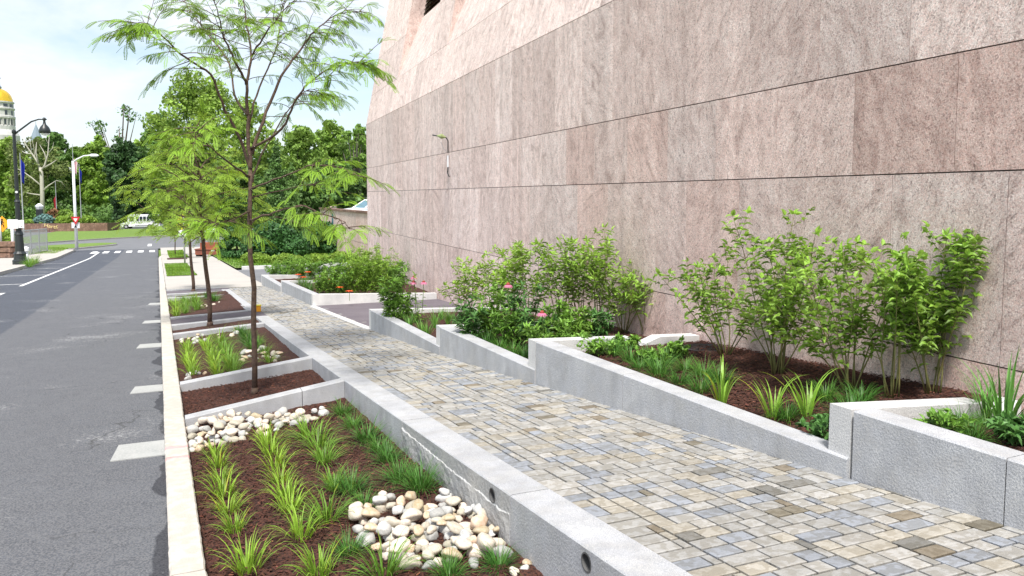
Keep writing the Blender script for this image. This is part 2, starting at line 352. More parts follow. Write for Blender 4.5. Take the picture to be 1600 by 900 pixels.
def mat_road():
    m = mat('asphalt_road', (.108, .116, .134), .85, noise_=[(.7, .16, (.135, .141, .155), 9), (5, .10, (.092, .097, .11), 10), (110, .14, (.065, .068, .076), 3), (80, .04, (.14, .142, .15), 2)], bump=.7, bscale=90)
    nt = m.node_tree; N = nt.nodes; L = nt.links; p = N['Principled BSDF']
    src = p.inputs['Base Color'].links[0].from_socket
    tc = N.new('ShaderNodeTexCoord'); sx = N.new('ShaderNodeSeparateXYZ'); L.new(tc.outputs['Object'], sx.inputs[0])
    nz = N.new('ShaderNodeTexNoise'); nz.inputs['Scale'].default_value = 1.6; nz.inputs['Detail'].default_value = 6; L.new(tc.outputs['Object'], nz.inputs[0])
    def edge(lo, hi, amp, sock_lo, sock_hi, colr, cur):
        a = N.new('ShaderNodeMath'); a.operation = 'MULTIPLY_ADD'; L.new(nz.outputs[0], a.inputs[0]); a.inputs[1].default_value = amp; L.new(sx.outputs[0], a.inputs[2])
        r = N.new('ShaderNodeMapRange'); r.inputs[1].default_value = lo; r.inputs[2].default_value = hi; r.inputs[3].default_value = sock_lo; r.inputs[4].default_value = sock_hi
        L.new(a.outputs[0], r.inputs[0])
        mx = N.new('ShaderNodeMix'); mx.data_type = 'RGBA'; mx.blend_type = 'MULTIPLY'; L.new(r.outputs[0], mx.inputs[0]); L.new(cur, mx.inputs[6]); mx.inputs[7].default_value = colr
        return mx.outputs[2]
    cur = edge(-2.54, -2.47, .10, 1, 0, (.62, .66, .74, 1), src)          # newer darker lane west of the seam
    cur = edge(.20, .215, .48, 0, .85, (.30, .30, .33, 1), cur)             # damp edge along the kerb
    # a few tar / damp blotches
    n2 = N.new('ShaderNodeTexNoise'); n2.inputs['Scale'].default_value = .8; n2.inputs['Detail'].default_value = 7; n2.inputs['Roughness'].default_value = .65
    mp = N.new('ShaderNodeMapping'); mp.inputs['Scale'].default_value = (1, .5, 1); L.new(tc.outputs['Object'], mp.inputs[0]); L.new(mp.outputs[0], n2.inputs[0])
    r = N.new('ShaderNodeMapRange'); r.inputs[1].default_value = .61; r.inputs[2].default_value = .72; r.inputs[3].default_value = 0; r.inputs[4].default_value = .45; L.new(n2.outputs[0], r.inputs[0])
    mx = N.new('ShaderNodeMix'); mx.data_type = 'RGBA'; mx.blend_type = 'MULTIPLY'; L.new(r.outputs[0], mx.inputs[0]); L.new(cur, mx.inputs[6]); mx.inputs[7].default_value = (.5, .5, .52, 1)
    cur = mx.outputs[2]
    # white salt bloom scattered on the near side, in flecks
    n3 = N.new('ShaderNodeTexNoise'); n3.inputs['Scale'].default_value = 26; n3.inputs['Detail'].default_value = 8; n3.inputs['Roughness'].default_value = .75; L.new(tc.outputs['Object'], n3.inputs[0])
    n4 = N.new('ShaderNodeTexNoise'); n4.inputs['Scale'].default_value = .9; n4.inputs['Detail'].default_value = 5; L.new(tc.outputs['Object'], n4.inputs[0])
    ad = N.new('ShaderNodeMath'); ad.operation = 'MULTIPLY'; L.new(n3.outputs[0], ad.inputs[0]); L.new(n4.outputs[0], ad.inputs[1])
    r3 = N.new('ShaderNodeMapRange'); r3.inputs[1].default_value = .33; r3.inputs[2].default_value = .42; r3.inputs[3].default_value = 0; r3.inputs[4].default_value = .7; L.new(ad.outputs[0], r3.inputs[0])
    m3 = N.new('ShaderNodeMix'); m3.data_type = 'RGBA'; L.new(r3.outputs[0], m3.inputs[0]); L.new(cur, m3.inputs[6]); m3.inputs[7].default_value = (.34, .34, .34, 1); cur = m3.outputs[2]
    # hairline cracks
    vo = N.new('ShaderNodeTexVoronoi'); vo.feature = 'DISTANCE_TO_EDGE'; vo.inputs['Scale'].default_value = .55
    nd = N.new('ShaderNodeTexNoise'); nd.inputs['Scale'].default_value = 3; nd.inputs['Detail'].default_value = 6; L.new(tc.outputs['Object'], nd.inputs[0])
    va = N.new('ShaderNodeVectorMath'); va.operation = 'MULTIPLY_ADD'; L.new(nd.outputs['Color'], va.inputs[0]); va.inputs[1].default_value = (.5, .5, 0); L.new(tc.outputs['Object'], va.inputs[2]); L.new(va.outputs[0], vo.inputs[0])
    r4 = N.new('ShaderNodeMapRange'); r4.inputs[1].default_value = .002; r4.inputs[2].default_value = .008; r4.inputs[3].default_value = .55; r4.inputs[4].default_value = 0; L.new(vo.outputs[0], r4.inputs[0])
    m4 = N.new('ShaderNodeMath'); m4.operation = 'MULTIPLY'; L.new(r4.outputs[0], m4.inputs[0]); L.new(r3.outputs[0], m4.inputs[1])
    gt = N.new('ShaderNodeMapRange'); gt.inputs[1].default_value = .5; gt.inputs[2].default_value = .56; L.new(n4.outputs[0], gt.inputs[0]); L.new(gt.outputs[0], m4.inputs[1])
    m5 = N.new('ShaderNodeMix'); m5.data_type = 'RGBA'; L.new(m4.outputs[0], m5.inputs[0]); L.new(cur, m5.inputs[6]); m5.inputs[7].default_value = (.03, .03, .03, 1)
    L.new(m5.outputs[2], p.inputs['Base Color'])
    return m
M['road'] = mat_road()

def mat_kerb():
    m = mat('kerb_granite', (.47, .445, .41), .85, noise_=[(120, .12, (.44, .39, .33), 2), (1.5, .2, (.56, .53, .49), 5), (4, .2, (.49, .45, .40), 7), (14, .05, (.44, .41, .36), 7)], bump=.3, bscale=80)
    nt = m.node_tree; N = nt.nodes; L = nt.links; p = N['Principled BSDF']; src = p.inputs['Base Color'].links[0].from_socket
    tc = N.new('ShaderNodeTexCoord'); sx = N.new('ShaderNodeSeparateXYZ'); L.new(tc.outputs['Object'], sx.inputs[0])
    nz = N.new('ShaderNodeTexNoise'); nz.inputs['Scale'].default_value = 9; L.new(tc.outputs['Object'], nz.inputs[0])
    cur = src
    for y0, w, c in ((6.35, .045, (.75, .25, .28, 1)), (6.05, .04, (.75, .25, .28, 1)), (10.9, .12, (.35, .62, .55, 1))):
        a = N.new('ShaderNodeMath'); a.operation = 'MULTIPLY_ADD'; L.new(nz.outputs[0], a.inputs[0]); a.inputs[1].default_value = .16; L.new(sx.outputs[1], a.inputs[2])
        s = N.new('ShaderNodeMath'); s.operation = 'SUBTRACT'; L.new(a.outputs[0], s.inputs[0]); s.inputs[1].default_value = y0
        ab = N.new('ShaderNodeMath'); ab.operation = 'ABSOLUTE'; L.new(s.outputs[0], ab.inputs[0])
        r = N.new('ShaderNodeMapRange'); r.inputs[1].default_value = w * .5; r.inputs[2].default_value = w; r.inputs[3].default_value = .55; r.inputs[4].default_value = 0; L.new(ab.outputs[0], r.inputs[0])
        mx = N.new('ShaderNodeMix'); mx.data_type = 'RGBA'; L.new(r.outputs[0], mx.inputs[0]); L.new(cur, mx.inputs[6]); mx.inputs[7].default_value = c; cur = mx.outputs[2]
    L.new(cur, p.inputs['Base Color']); return m
M['kerb'] = mat_kerb()
M['paver'] = mat('paver', (.97, .965, .96), .85, tint=True, noise_=[(1.3, .12, (.88, .88, .88), 6), (11, .12, (.78, .77, .74), 7), (45, .12, (.92, .92, .92), 4), (23, .03, (.72, .70, .66), 9)], bump=.5, bscale=60)
M['wallvein'] = mat('granite_split', (.36, .37, .38), .85, tint=True, noise_=[(150, .12, (.20, .21, .22), 2), (4, .22, (.43, .42, .40), 5)], bump=.7, bscale=40)

# ------------------------------------------------------------------ ground sheets
def frange(a, b, s):
    n = max(1, int(math.ceil((b - a) / s))); return [a + (b - a) * i / n for i in range(n + 1)]
def grid(name, rows, zf, m, k='structure', smooth=True):
    mb = MB(); n = len(rows[0]); vs = [(x, y, zf(x, y)) for r in rows for x, y in r]
    mb.add(vs, [(i * n + j, i * n + j + 1, (i + 1) * n + j + 1, (i + 1) * n + j) for i in range(len(rows) - 1) for j in range(n - 1)])
    ob = mb.build(name, m, smooth=smooth)
    if k: ob['kind'] = k
    return ob
def sheet(name, xa, xb, ya, yb, zf, m, sy=2, sx=4, k='structure'):
    fx = lambda v: v if callable(v) else (lambda Y: v)
    xa, xb = fx(xa), fx(xb)
    ys = frange(ya, yb, sy); nx = max(1, int((xb(ya) - xa(ya)) / sx))
    return grid(name, [[(xa(Y) + (xb(Y) - xa(Y)) * i / nx, Y) for i in range(nx + 1)] for Y in ys], zf, m, k)

ys = [-200, -40, -10] + frange(0, 240, 6) + [300, 500, 900, 1800]
xs = [-1500, -600, -200, -80, -30, -10, 0, 5, 10, 20, 40, 80, 200, 600, 1500]
grid('ground', [[(x, y) for x in xs] for y in ys], lambda x, y: (gz(y) if y > -10 else .4) - .12 - (0.5 if y < 28 and -6 < x < 7 else 0), M['grass'])
sheet('road', -6.1, 0, -12, 74, lambda x, y: gz(y), M['road'], 1.5, 2)
# roundabout road and its grass island
grid('roundabout', [[(-45 + 7 * j, y) for j in range(13)] for y in frange(74, 200, 6)], lambda x, y: gz(y) + .0, M['drive'])
near = [at(x, y) for x, y in ((-60, 390), (20, 384), (75, 380), (125, 376.5), (173, 373.5), (220, 371), (267, 369), (338, 366))]
grid('grass_island', [[(p.x + (q - p.x * 0) * 0 , p.y + (168 - p.y) * t) for p in near for q in (0,)] for t in (0, .15, .3, .5, .75, 1)], lambda x, y: gz(y) + .14, M['grass'])
mb = MB()
for a, b in zip(near, near[1:]):
    mb.hexa([(a.x, a.y - .25, gz(a.y) - .1), (b.x, b.y - .25, gz(b.y) - .1), (b.x, b.y - .02, gz(b.y) - .1), (a.x, a.y - .02, gz(a.y) - .1)],
            [(a.x, a.y - .25, gz(a.y) + .15), (b.x, b.y - .25, gz(b.y) + .15), (b.x, b.y - .02, gz(b.y) + .15), (a.x, a.y - .02, gz(a.y) + .15)])
kind(mb.build('island_kerb', M['concrete']), 'structure')
# splitter lawn on the left where the yield sign stands
sp = [at(x, y) for x, y in ((60, 393), (105, 391), (135, 388), (160, 385.5), (182, 383))]
spf = [at(x, y) for x, y in ((55, 387), (105, 384), (135, 382.5), (160, 381.5), (183, 381.8))]
grid('splitter_lawn', [[(p.x, p.y) for p in sp], [(p.x, p.y) for p in spf]], lambda x, y: gz(y) + .15, M['grass'])
mb = MB()
for a, b in zip(sp, sp[1:]):
    mb.hexa([(a.x, a.y - .5, gz(a.y) - .1), (b.x, b.y - .5, gz(b.y) - .1), (b.x, b.y - .02, gz(b.y) - .1), (a.x, a.y - .02, gz(a.y) - .1)],
            [(a.x, a.y - .5, gz(a.y) + .13), (b.x, b.y - .5, gz(b.y) + .13), (b.x, b.y - .02, gz(b.y) + .13), (a.x, a.y - .02, gz(a.y) + .13)])
kind(mb.build('splitter_kerb', M['concrete']), 'structure')
# left sidewalk, its kerb, lawn
sheet('left_sidewalk', -9.6, -6.26, -12, 73, lambda x, y: gz(y) + .15, M['concrete'], 2, 2)
sheet('left_lawn', -60, -9.6, -12, 74, lambda x, y: gz(y) + .10, M['grass'], 4, 10)
mb = MB()
for Y in frange(-12, 72, 3)[:-1]:
    a, b = Y, Y + 2.98
    mb.hexa([(-6.26, a, gz(a) - .2), (-6.1, a, gz(a) - .2), (-6.1, b, gz(b) - .2), (-6.26, b, gz(b) - .2)],
            [(-6.26, a, gz(a) + .155), (-6.1, a, gz(a) + .155), (-6.1, b, gz(b) + .155), (-6.26, b, gz(b) + .155)])
kind(mb.build('left_kerb', M['kerb']), 'structure')
# right kerb: single stones with open joints
mb = MB(); Y = -6.0; rk = random.Random(3)
while Y < 68:
    L_ = rk.choice([1.7, 2.1, 2.4]); a, b = Y, Y + L_ - .008
    j = rk.uniform(-.004, .004); w = .158
    if a > 52: 
        off = lambda y: max(0, (y - 52)) ** 2 * .006
    else: off = lambda y: 0
    c_ = .008
    za, zb = gz(a) + .15, gz(b) + .15
    xa, xb = .0 + j + off(a), .0 + j + off(b)
    nsub = max(2, int((b - a) / .06)) if b < 16 and b > 0 else 3
    base = len(mb.v); bz = zb - za
    for q_ in range(nsub + 1):
        f_ = q_ / nsub; y_ = a + (b - a) * f_; z_ = za + bz * f_; x_ = xa + (xb - xa) * f_
        j1, j2 = (.007 * noise.noise(Vector((y_ * 13, 1, 0))), .007 * noise.noise(Vector((y_ * 13, 5, 0)))); e1 = .5 * abs(noise.noise(Vector((y_ * 22, 9, 0)))) * .02 + c_
        mb.v += [(x_ + j1, y_, z_ - .4), (x_ + j1, y_, z_ - e1), (x_ + e1, y_, z_), (x_ + w - c_ + j2, y_, z_), (x_ + w + j2, y_, z_ - e1), (x_ + w + j2, y_, z_ - .4)]
    for q_ in range(nsub):
        for r_ in range(5):
            o_ = base + q_ * 6 + r_; mb.f.append([o_, o_ + 1, o_ + 7, o_ + 6]); mb.c.append((1, 1, 1, 1)); mb.fm.append(0)
    for o_ in (base, base + nsub * 6): mb.f.append([o_ + r_ for r_ in range(6)]); mb.c.append((1, 1, 1, 1)); mb.fm.append(0)
    Y += L_
kind(mb.build('kerb', M['kerb']), 'structure')
# concrete gutter pads
pads = [((172, 722), (262, 688), .012), ((203, 616), (258, 601), .012), ((213, 545), (258, 536), .010), ((222, 506), (257, 500), .010), ((231, 477), (255, 473), .010)]
mb = MB()
for (l, nb), (r, fb), h in pads:
    a = at(l, nb); c = at(r, fb); x0 = a.x
    for ya, yb in ((a.y, c.y),):
        mb.hexa([(x0, ya, gz(ya) - .05), (-.004, ya, gz(ya) - .05), (-.004, yb, gz(yb) - .05), (x0 + .04, yb, gz(yb) - .05)],
                [(x0, ya, gz(ya) + .008), (-.004, ya, gz(ya) + .008), (-.004, yb, gz(yb) + .008), (x0 + .04, yb, gz(yb) + .008)])
kind(mb.build('gutter_pads', M['concrete_pad']), 'structure')
# painted markings
mb = MB()
def strip(x0, x1, y0, y1, dz=.004):
    ys_ = frange(y0, y1, 3)
    for a, b in zip(ys_, ys_[1:]): mb.add([(x0, a, gz(a) + dz), (x1, a, gz(a) + dz), (x1, b, gz(b) + dz), (x0, b, gz(b) + dz)], [(0, 1, 2, 3)])
strip(-4.28, -4.16, 30.6, 69.5); strip(-4.28, -4.16, 14, 27.4)
for yy in (52.0, 45.0, 38.2, 31.8, 25.0): strip(-6.08, -4.28, yy, yy + .13)
for k in range(6): strip(-4.75 + k * .82, -4.35 + k * .82, 67.5, 71.0)
for k in range(1): strip(-.9, -.55, 80, 86, .006)
kind(mb.build('road_markings', M['white_paint']), 'structure')

# ------------------------------------------------------------------ walkway of pavers
XL, XR = 1.73, 3.36
def xright(Y):      # walk's right edge
    pts = [(0, 3.36), (2.05, 3.19), (2.9, 3.15), (6.1, 2.95), (8.3, 2.82), (11.2, 2.79), (16.2, 2.80), (20.8, 2.82), (23.8, 2.70), (40, 2.6)]
    for (a, p), (b, q) in zip(pts, pts[1:]):
        if Y <= b: return p + (q - p) * (Y - a) / (b - a)
    return pts[-1][1]
def build_pavers():
    rg = random.Random(11); m_ = .047; nx = int((XR + .1 - XL) / m_); y0 = .3; ny = int((23.2 - y0) / m_)
    occ = [[False] * ny for _ in range(nx)]; mb = MB()
    shapes = [(3, 2)] * 6 + [(2, 3)] * 1 + [(2, 2)] * 3 + [(4, 2)] * 2
    for j in range(ny):
        for i in range(nx):
            if occ[i][j]: continue
            rg.shuffle(shapes)
            for (w, h) in shapes + [(1, 2), (2, 1), (1, 1)]:
                if i + w <= nx and j + h <= ny and not any(occ[a][b] for a in range(i, i + w) for b in range(j, j + h)): break
            for a in range(i, i + w):
                for b in range(j, j + h): occ[a][b] = True
            x0, x1, ya, yb = XL + i * m_, XL + (i + w) * m_, y0 + j * m_, y0 + (j + h) * m_
            if x0 > xright(ya) + .12: continue
            cx_, cy_ = (x0 + x1) / 2, (ya + yb) / 2
            t = rg.random(); cl = noise.noise(Vector((cx_ * 1.1, cy_ * .8, 3))) ; band = 1 if 4.6 < cy_ < 8.2 else .45
            if t < .025 + .13 * band * max(0, cl + .35): c = rg.choice([(.20, .18, .14), (.20, .195, .18), (.24, .205, .155)])
            elif t < .42: c = (.375, .37, .355)
            elif t < .60: c = (.40, .375, .325)
            elif t < .82: c = (.30, .32, .355)
            else: c = (.42, .41, .39)
            k = rg.uniform(.84, 1.06); mb.cc = (c[0] * k, c[1] * k, c[2] * k, 1)
            g = .0055; ch = .005; dz = rg.uniform(-.0015, .0015); tx, ty = rg.uniform(-.006, .006), rg.uniform(-.006, .006)
            P = [(x0 + g, ya + g), (x1 - g, ya + g), (x1 - g, yb - g), (x0 + g, yb - g)]
            Q = [(x0 + g + ch, ya + g + ch), (x1 - g - ch, ya + g + ch), (x1 - g - ch, yb - g - ch), (x0 + g + ch, yb - g - ch)]
            zz = lambda x, y, d: zwalk(x, y) + d + dz + (x - cx_) * tx + (y - cy_) * ty
            vs = [(x, y, zz(x, y, -.02)) for x, y in P] + [(x, y, zz(x, y, -.003)) for x, y in P] + [(x, y, zz(x, y, 0)) for x, y in Q]
            fs = [(8, 9, 10, 11)] + [(a, (a + 1) % 4, 4 + (a + 1) % 4, 4 + a) for a in range(4)] + [(4 + a, 4 + (a + 1) % 4, 8 + (a + 1) % 4, 8 + a) for a in range(4)]
            mb.add(vs, fs)
    o = mb.build('walkway', M['paver'], color=True); kind(o, 'structure')
build_pavers()
sheet('paver_bed', 1.6, 3.5, .2, 23.3, lambda x, y: zwalk(x, y) - .013, mat('joint_sand', (.02, .018, .016), .95, noise_=[(60, .2, (.04, .035, .03), 3)]), .5, 2)
# concrete sidewalk beyond, driveway, plaza
def xs_r(Y): return 2.80 + (0 if Y < 30 else (Y - 30) * .012)
sheet('sidewalk', .165, xs_r, 23.32, 72, lambda x, y: gz(y) + .148, M['concrete'], 1, 5)
mb = MB()
for Y in frange(25.5, 70, 3.0): mb.add([(.17, Y, gz(Y) + .1505), (xs_r(Y) - .01, Y, gz(Y) + .1505), (xs_r(Y) - .01, Y + .03, gz(Y + .03) + .1505), (.17, Y + .03, gz(Y + .03) + .1505)], [(0, 1, 2, 3)])
kind(mb.build('sidewalk_joints', M['concrete_pad']), 'structure')
lawn = mat('verge_grass', (.15, .25, .045), .95, noise_=[(1.2, .2, (.27, .30, .09), 6), (45, .15, (.07, .14, .025), 5)], bump=.8, bscale=60)
def lawnpad(n_, x0, x1, y0, y1):
    sheet(n_, x0, x1, y0, y1, lambda x, y: gz(y) + .165, lawn, 1, 1)
lawnpad('verge_lawn', .25, 1.25, 30.5, 42.5); lawnpad('verge_lawn', .6, 1.7, 51, 66)
def fuzz(name, x0, x1, y0, y1, zf, n, h, m, seed):
    rg = random.Random(seed); mb = MB()
    for _ in range(n):
        y = rg.uniform(y0, y1); xa = x0(y) if callable(x0) else x0; xb = x1(y) if callable(x1) else x1; x = rg.uniform(xa, xb); z = zf(x, y) - .01; hh = h * rg.uniform(.4, 1.2) * (.7 + .6 * noise.noise(Vector((x * .8, y * .8, seed)))); a = rg.uniform(0, pi); w = hh * .22
        k = rg.choice([.6, .8, 1, 1.2]) * (1 + .3 * noise.noise(Vector((x, y, 3)))); mb.cc = (k * rg.choice([1, 1, 1.3]), k, k * .8, 1)
        mb.add([(x - cos(a) * w, y - sin(a) * w, z), (x + cos(a) * w, y + sin(a) * w, z), (x + rg.uniform(-1, 1) * hh * .6, y + rg.uniform(-1, 1) * hh * .6, z + hh)], [(0, 1, 2)])
    return kind(mb.build(name, M[m], color=True), 'stuff')
fuzz('verge_grass', .25, 1.25, 30.5, 42.5, lambda x, y: gz(y) + .165, 9000, .07, 'blade_mid', 1)
fuzz('verge_grass', .6, 1.7, 51, 66, lambda x, y: gz(y) + .165, 6000, .10, 'blade_mid', 2)
fuzz('garden_grass', lambda Y: xs_r(Y) + .05, 14, 34.4, 52, lambda x, y: gz(y) + .2, 16000, .16, 'blade_mid', 3)
fuzz('splitter_grass', -9.5, -6.8, 66, 77, lambda x, y: gz(y) + .14, 5000, .12, 'blade_mid', 4)
sheet('tree_pit_soil', .45, 1.5, 48.5, 51, lambda x, y: gz(y) + .16, M['mulch'], 1, 1)
sheet('driveway', 2.81, 30, 23.9, 34, lambda x, y: gz(y) + .12, M['drive'], 1, 4)
sheet('garden_lawn', lambda Y: xs_r(Y) + .01, 30, 34.2, 74, lambda x, y: gz(y) + .2, lawn, 2, 4)
mb = MB()
for k in range(18):
    a = 3.1 + k * 1.0; mb.box(a, a + .985, 33.98, 34.16, gz(34) - .1, gz(34) + .26)
kind(mb.build('driveway_kerb', M['granite_pale']), 'structure')
# building wall frame
TH = radians(4.165); WU = Vector((sin(TH), cos(TH), 0)); WN = Vector((cos(TH), -sin(TH), 0)); WD = 4.26
def wp(s, z, back=0): return EYE * 0 + WN * (WD + back) + WU * s + Vector((0, 0, z))
def wallX(Y): return (WD / cos(TH)) + Y * tan(TH)
sheet('plaza', lambda Y: 2.80, lambda Y: wallX(Y) + .05, 11.1, 16.5, lambda x, y: zwalk(x, y) + .001, M['plum'], .5, 4)
mb = MB()
for a, b in ((11.3, 12.5), (12.51, 13.7), (13.71, 14.9), (14.91, 16.1)):
    mb.hexa([(2.74, a, zwalk(0, a) - .1), (2.85, a, zwalk(0, a) - .1), (2.85, b, zwalk(0, b) - .1), (2.74, b, zwalk(0, b) - .1)],
            [(2.74, a, zwalk(0, a) + .006), (2.85, a, zwalk(0, a) + .006), (2.85, b, zwalk(0, b) + .006), (2.74, b, zwalk(0, b) + .006)])
kind(mb.build('plaza_edging', M['granite_pale']), 'structure')

# ------------------------------------------------------------------ soil
def soil(name, x0, x1, y0, y1, zf, amp=.012):
    nx = int((x1(y0) if callable(x1) else x1) / .03) ; fx1 = x1 if callable(x1) else (lambda Y: x1); fx0 = x0 if callable(x0) else (lambda Y: x0)
    n = max(4, int((fx1(y0) - fx0(y0)) / .03)); st = .03 if y0 < 8 else .07
    if st > .05: n = max(4, int(n / 2))
    rows = [[(fx0(Y) + (fx1(Y) - fx0(Y)) * i / n, Y) for i in range(n + 1)] for Y in frange(y0, y1, st)]
    def z(x, y): return zf(x, y) + amp * (noise.noise(Vector((x * 3, y * 3, 1))) + .8 * noise.noise(Vector((x * 14, y * 14, 5))) + .7 * noise.noise(Vector((x * 37, y * 37, 9))))
    return grid(name, rows, z, M['mulch'])
YW = [7.17, 8.84, 13.2, 14.48, 15.78, 20.5, 21.76, 23.3]
soil('bed_soil', .15, 1.56, .5, 7.2, zsoil); soil('bed_soil', .15, 1.56, 7.25, 8.9, zsoil); soil('bed_soil', .15, 1.56, 8.95, 13.2, zsoil)
soil('bed_soil', .15, 1.56, 13.3, 14.45, zsoil); soil('bed_soil', .15, 1.56, 15.9, 20.5, zsoil); soil('bed_soil', .15, 1.56, 20.6, 21.7, zsoil)
def zpass(x, y):
    t = min(1, max(0, (x - .16) / 1.57)); return gz(y) + .12 + (dzw(y) - .12) * t
sheet('passage_paving', .159, 1.74, 14.5, 15.8, zpass, M['plum'], .4, .3)
sheet('passage_paving', .159, 1.74, 21.8, 23.3, zpass, M['plum'], .4, .3)

# loose bark chips on top of the mulch
def chips(name, x0, x1, y0, y1, zf, n, seed):
    rg = random.Random(seed); mb = MB()
    for _ in range(n):
        y = rg.uniform(y0, y1); xa = x0(y) if callable(x0) else x0; xb = x1(y) if callable(x1) else x1
        x = rg.uniform(xa, xb); z = zf(x, y) + rg.uniform(.004, .016); l, w = rg.uniform(.005, .017), rg.uniform(.002, .0055)
        a = rg.uniform(0, pi); d = Vector((cos(a), sin(a), rg.uniform(-.3, .3))) * l; e = Vector((-sin(a), cos(a), rg.uniform(-.4, .4))) * w; c = Vector((x, y, z))
        k = rg.uniform(.35, 1.5); k = 3.2 if rg.random() < .03 else k; mb.cc = (k, k * rg.uniform(.85, 1.05), k * rg.uniform(.8, 1), 1)
        mb.add([c - d - e, c + d - e, c + d + e, c - d + e, c + Vector((0, 0, .004))], [(0, 1, 4), (1, 2, 4), (2, 3, 4), (3, 0, 4)])
    return kind(mb.build(name, M['chip'], color=True), 'stuff')
M['chip'] = mat('bark_chip', (.062, .024, .016), .9, tint=True)
chips('bark_chips', .18, 1.5, 1.5, 7.1, zsoil, 16000, 1); chips('bark_chips', .18, 1.5, 7.3, 8.8, zsoil, 4500, 2)

# ------------------------------------------------------------------ granite walls
def gwall(name, P, Q, thick, topP, topQ, botf, m, label, cat='wall', joints=(), side=1, group=None, n=None, topf=None):
    """wall from P to Q (xy), thickness to the given side, cut into blocks at the joints (fractions)"""
    P, Q = Vector((*P, 0)), Vector((*Q, 0)); d = (Q - P).normalized(); nr = Vector((-d.y, d.x, 0)) * thick * side
    L_ = (Q - P).length; cuts = [0] + list(joints) + [1]; mb = MB()
    for c0, c1 in zip(cuts, cuts[1:]):
        a0 = c0 * L_ + (.003 if c0 > 0 else 0); a1 = c1 * L_ - (.003 if c1 < 1 else 0)
        ns = max(1, int((a1 - a0) / (n or 10)))
        for i in range(ns):
            sa, sb = a0 + (a1 - a0) * i / ns, a0 + (a1 - a0) * (i + 1) / ns
            pa, pb = P + d * sa, P + d * sb
            ta = topf(pa) if topf else topP + (topQ - topP) * sa / L_; tb = topf(pb) if topf else topP + (topQ - topP) * sb / L_
            c = .007
            B = [pa, pb, pb + nr, pa + nr]; T = [ta, tb, tb, ta]
            if side < 0: B = [pa + nr, pb + nr, pb, pa]; T = [ta, tb, tb, ta]
            ctr = (B[0] + B[1] + B[2] + B[3]) / 4
            lo = [Vector((p.x, p.y, botf(p) )) for p in B]; hi = [Vector((p.x, p.y, t - c)) for p, t in zip(B, T)]
            nn = (nr.normalized() * c)
            sgn = [1, 1, -1, -1] if side > 0 else [-1, -1, 1, 1]
            cap = [Vector((p.x, p.y, t)) + nn * s for p, t, s in zip(B, T, sgn)]
            b = len(mb.v); mb.add(lo + hi + cap, [(3, 2, 1, 0), (8, 9, 10, 11)] + [(k, (k + 1) % 4, 4 + (k + 1) % 4, 4 + k) for k in range(4)] + [(4 + k, 4 + (k + 1) % 4, 8 + (k + 1) % 4, 8 + k) for k in range(4)])
    o = mb.build(name, m, origin=(P.x, P.y, botf(P)), color=True)
    return tag(o, label, cat, group)
# left walk wall, along X 1.52..1.73
lb = lambda p: gz(p.y) - .25
walk_top = lambda p: zwalk(p.x, p.y) + .006
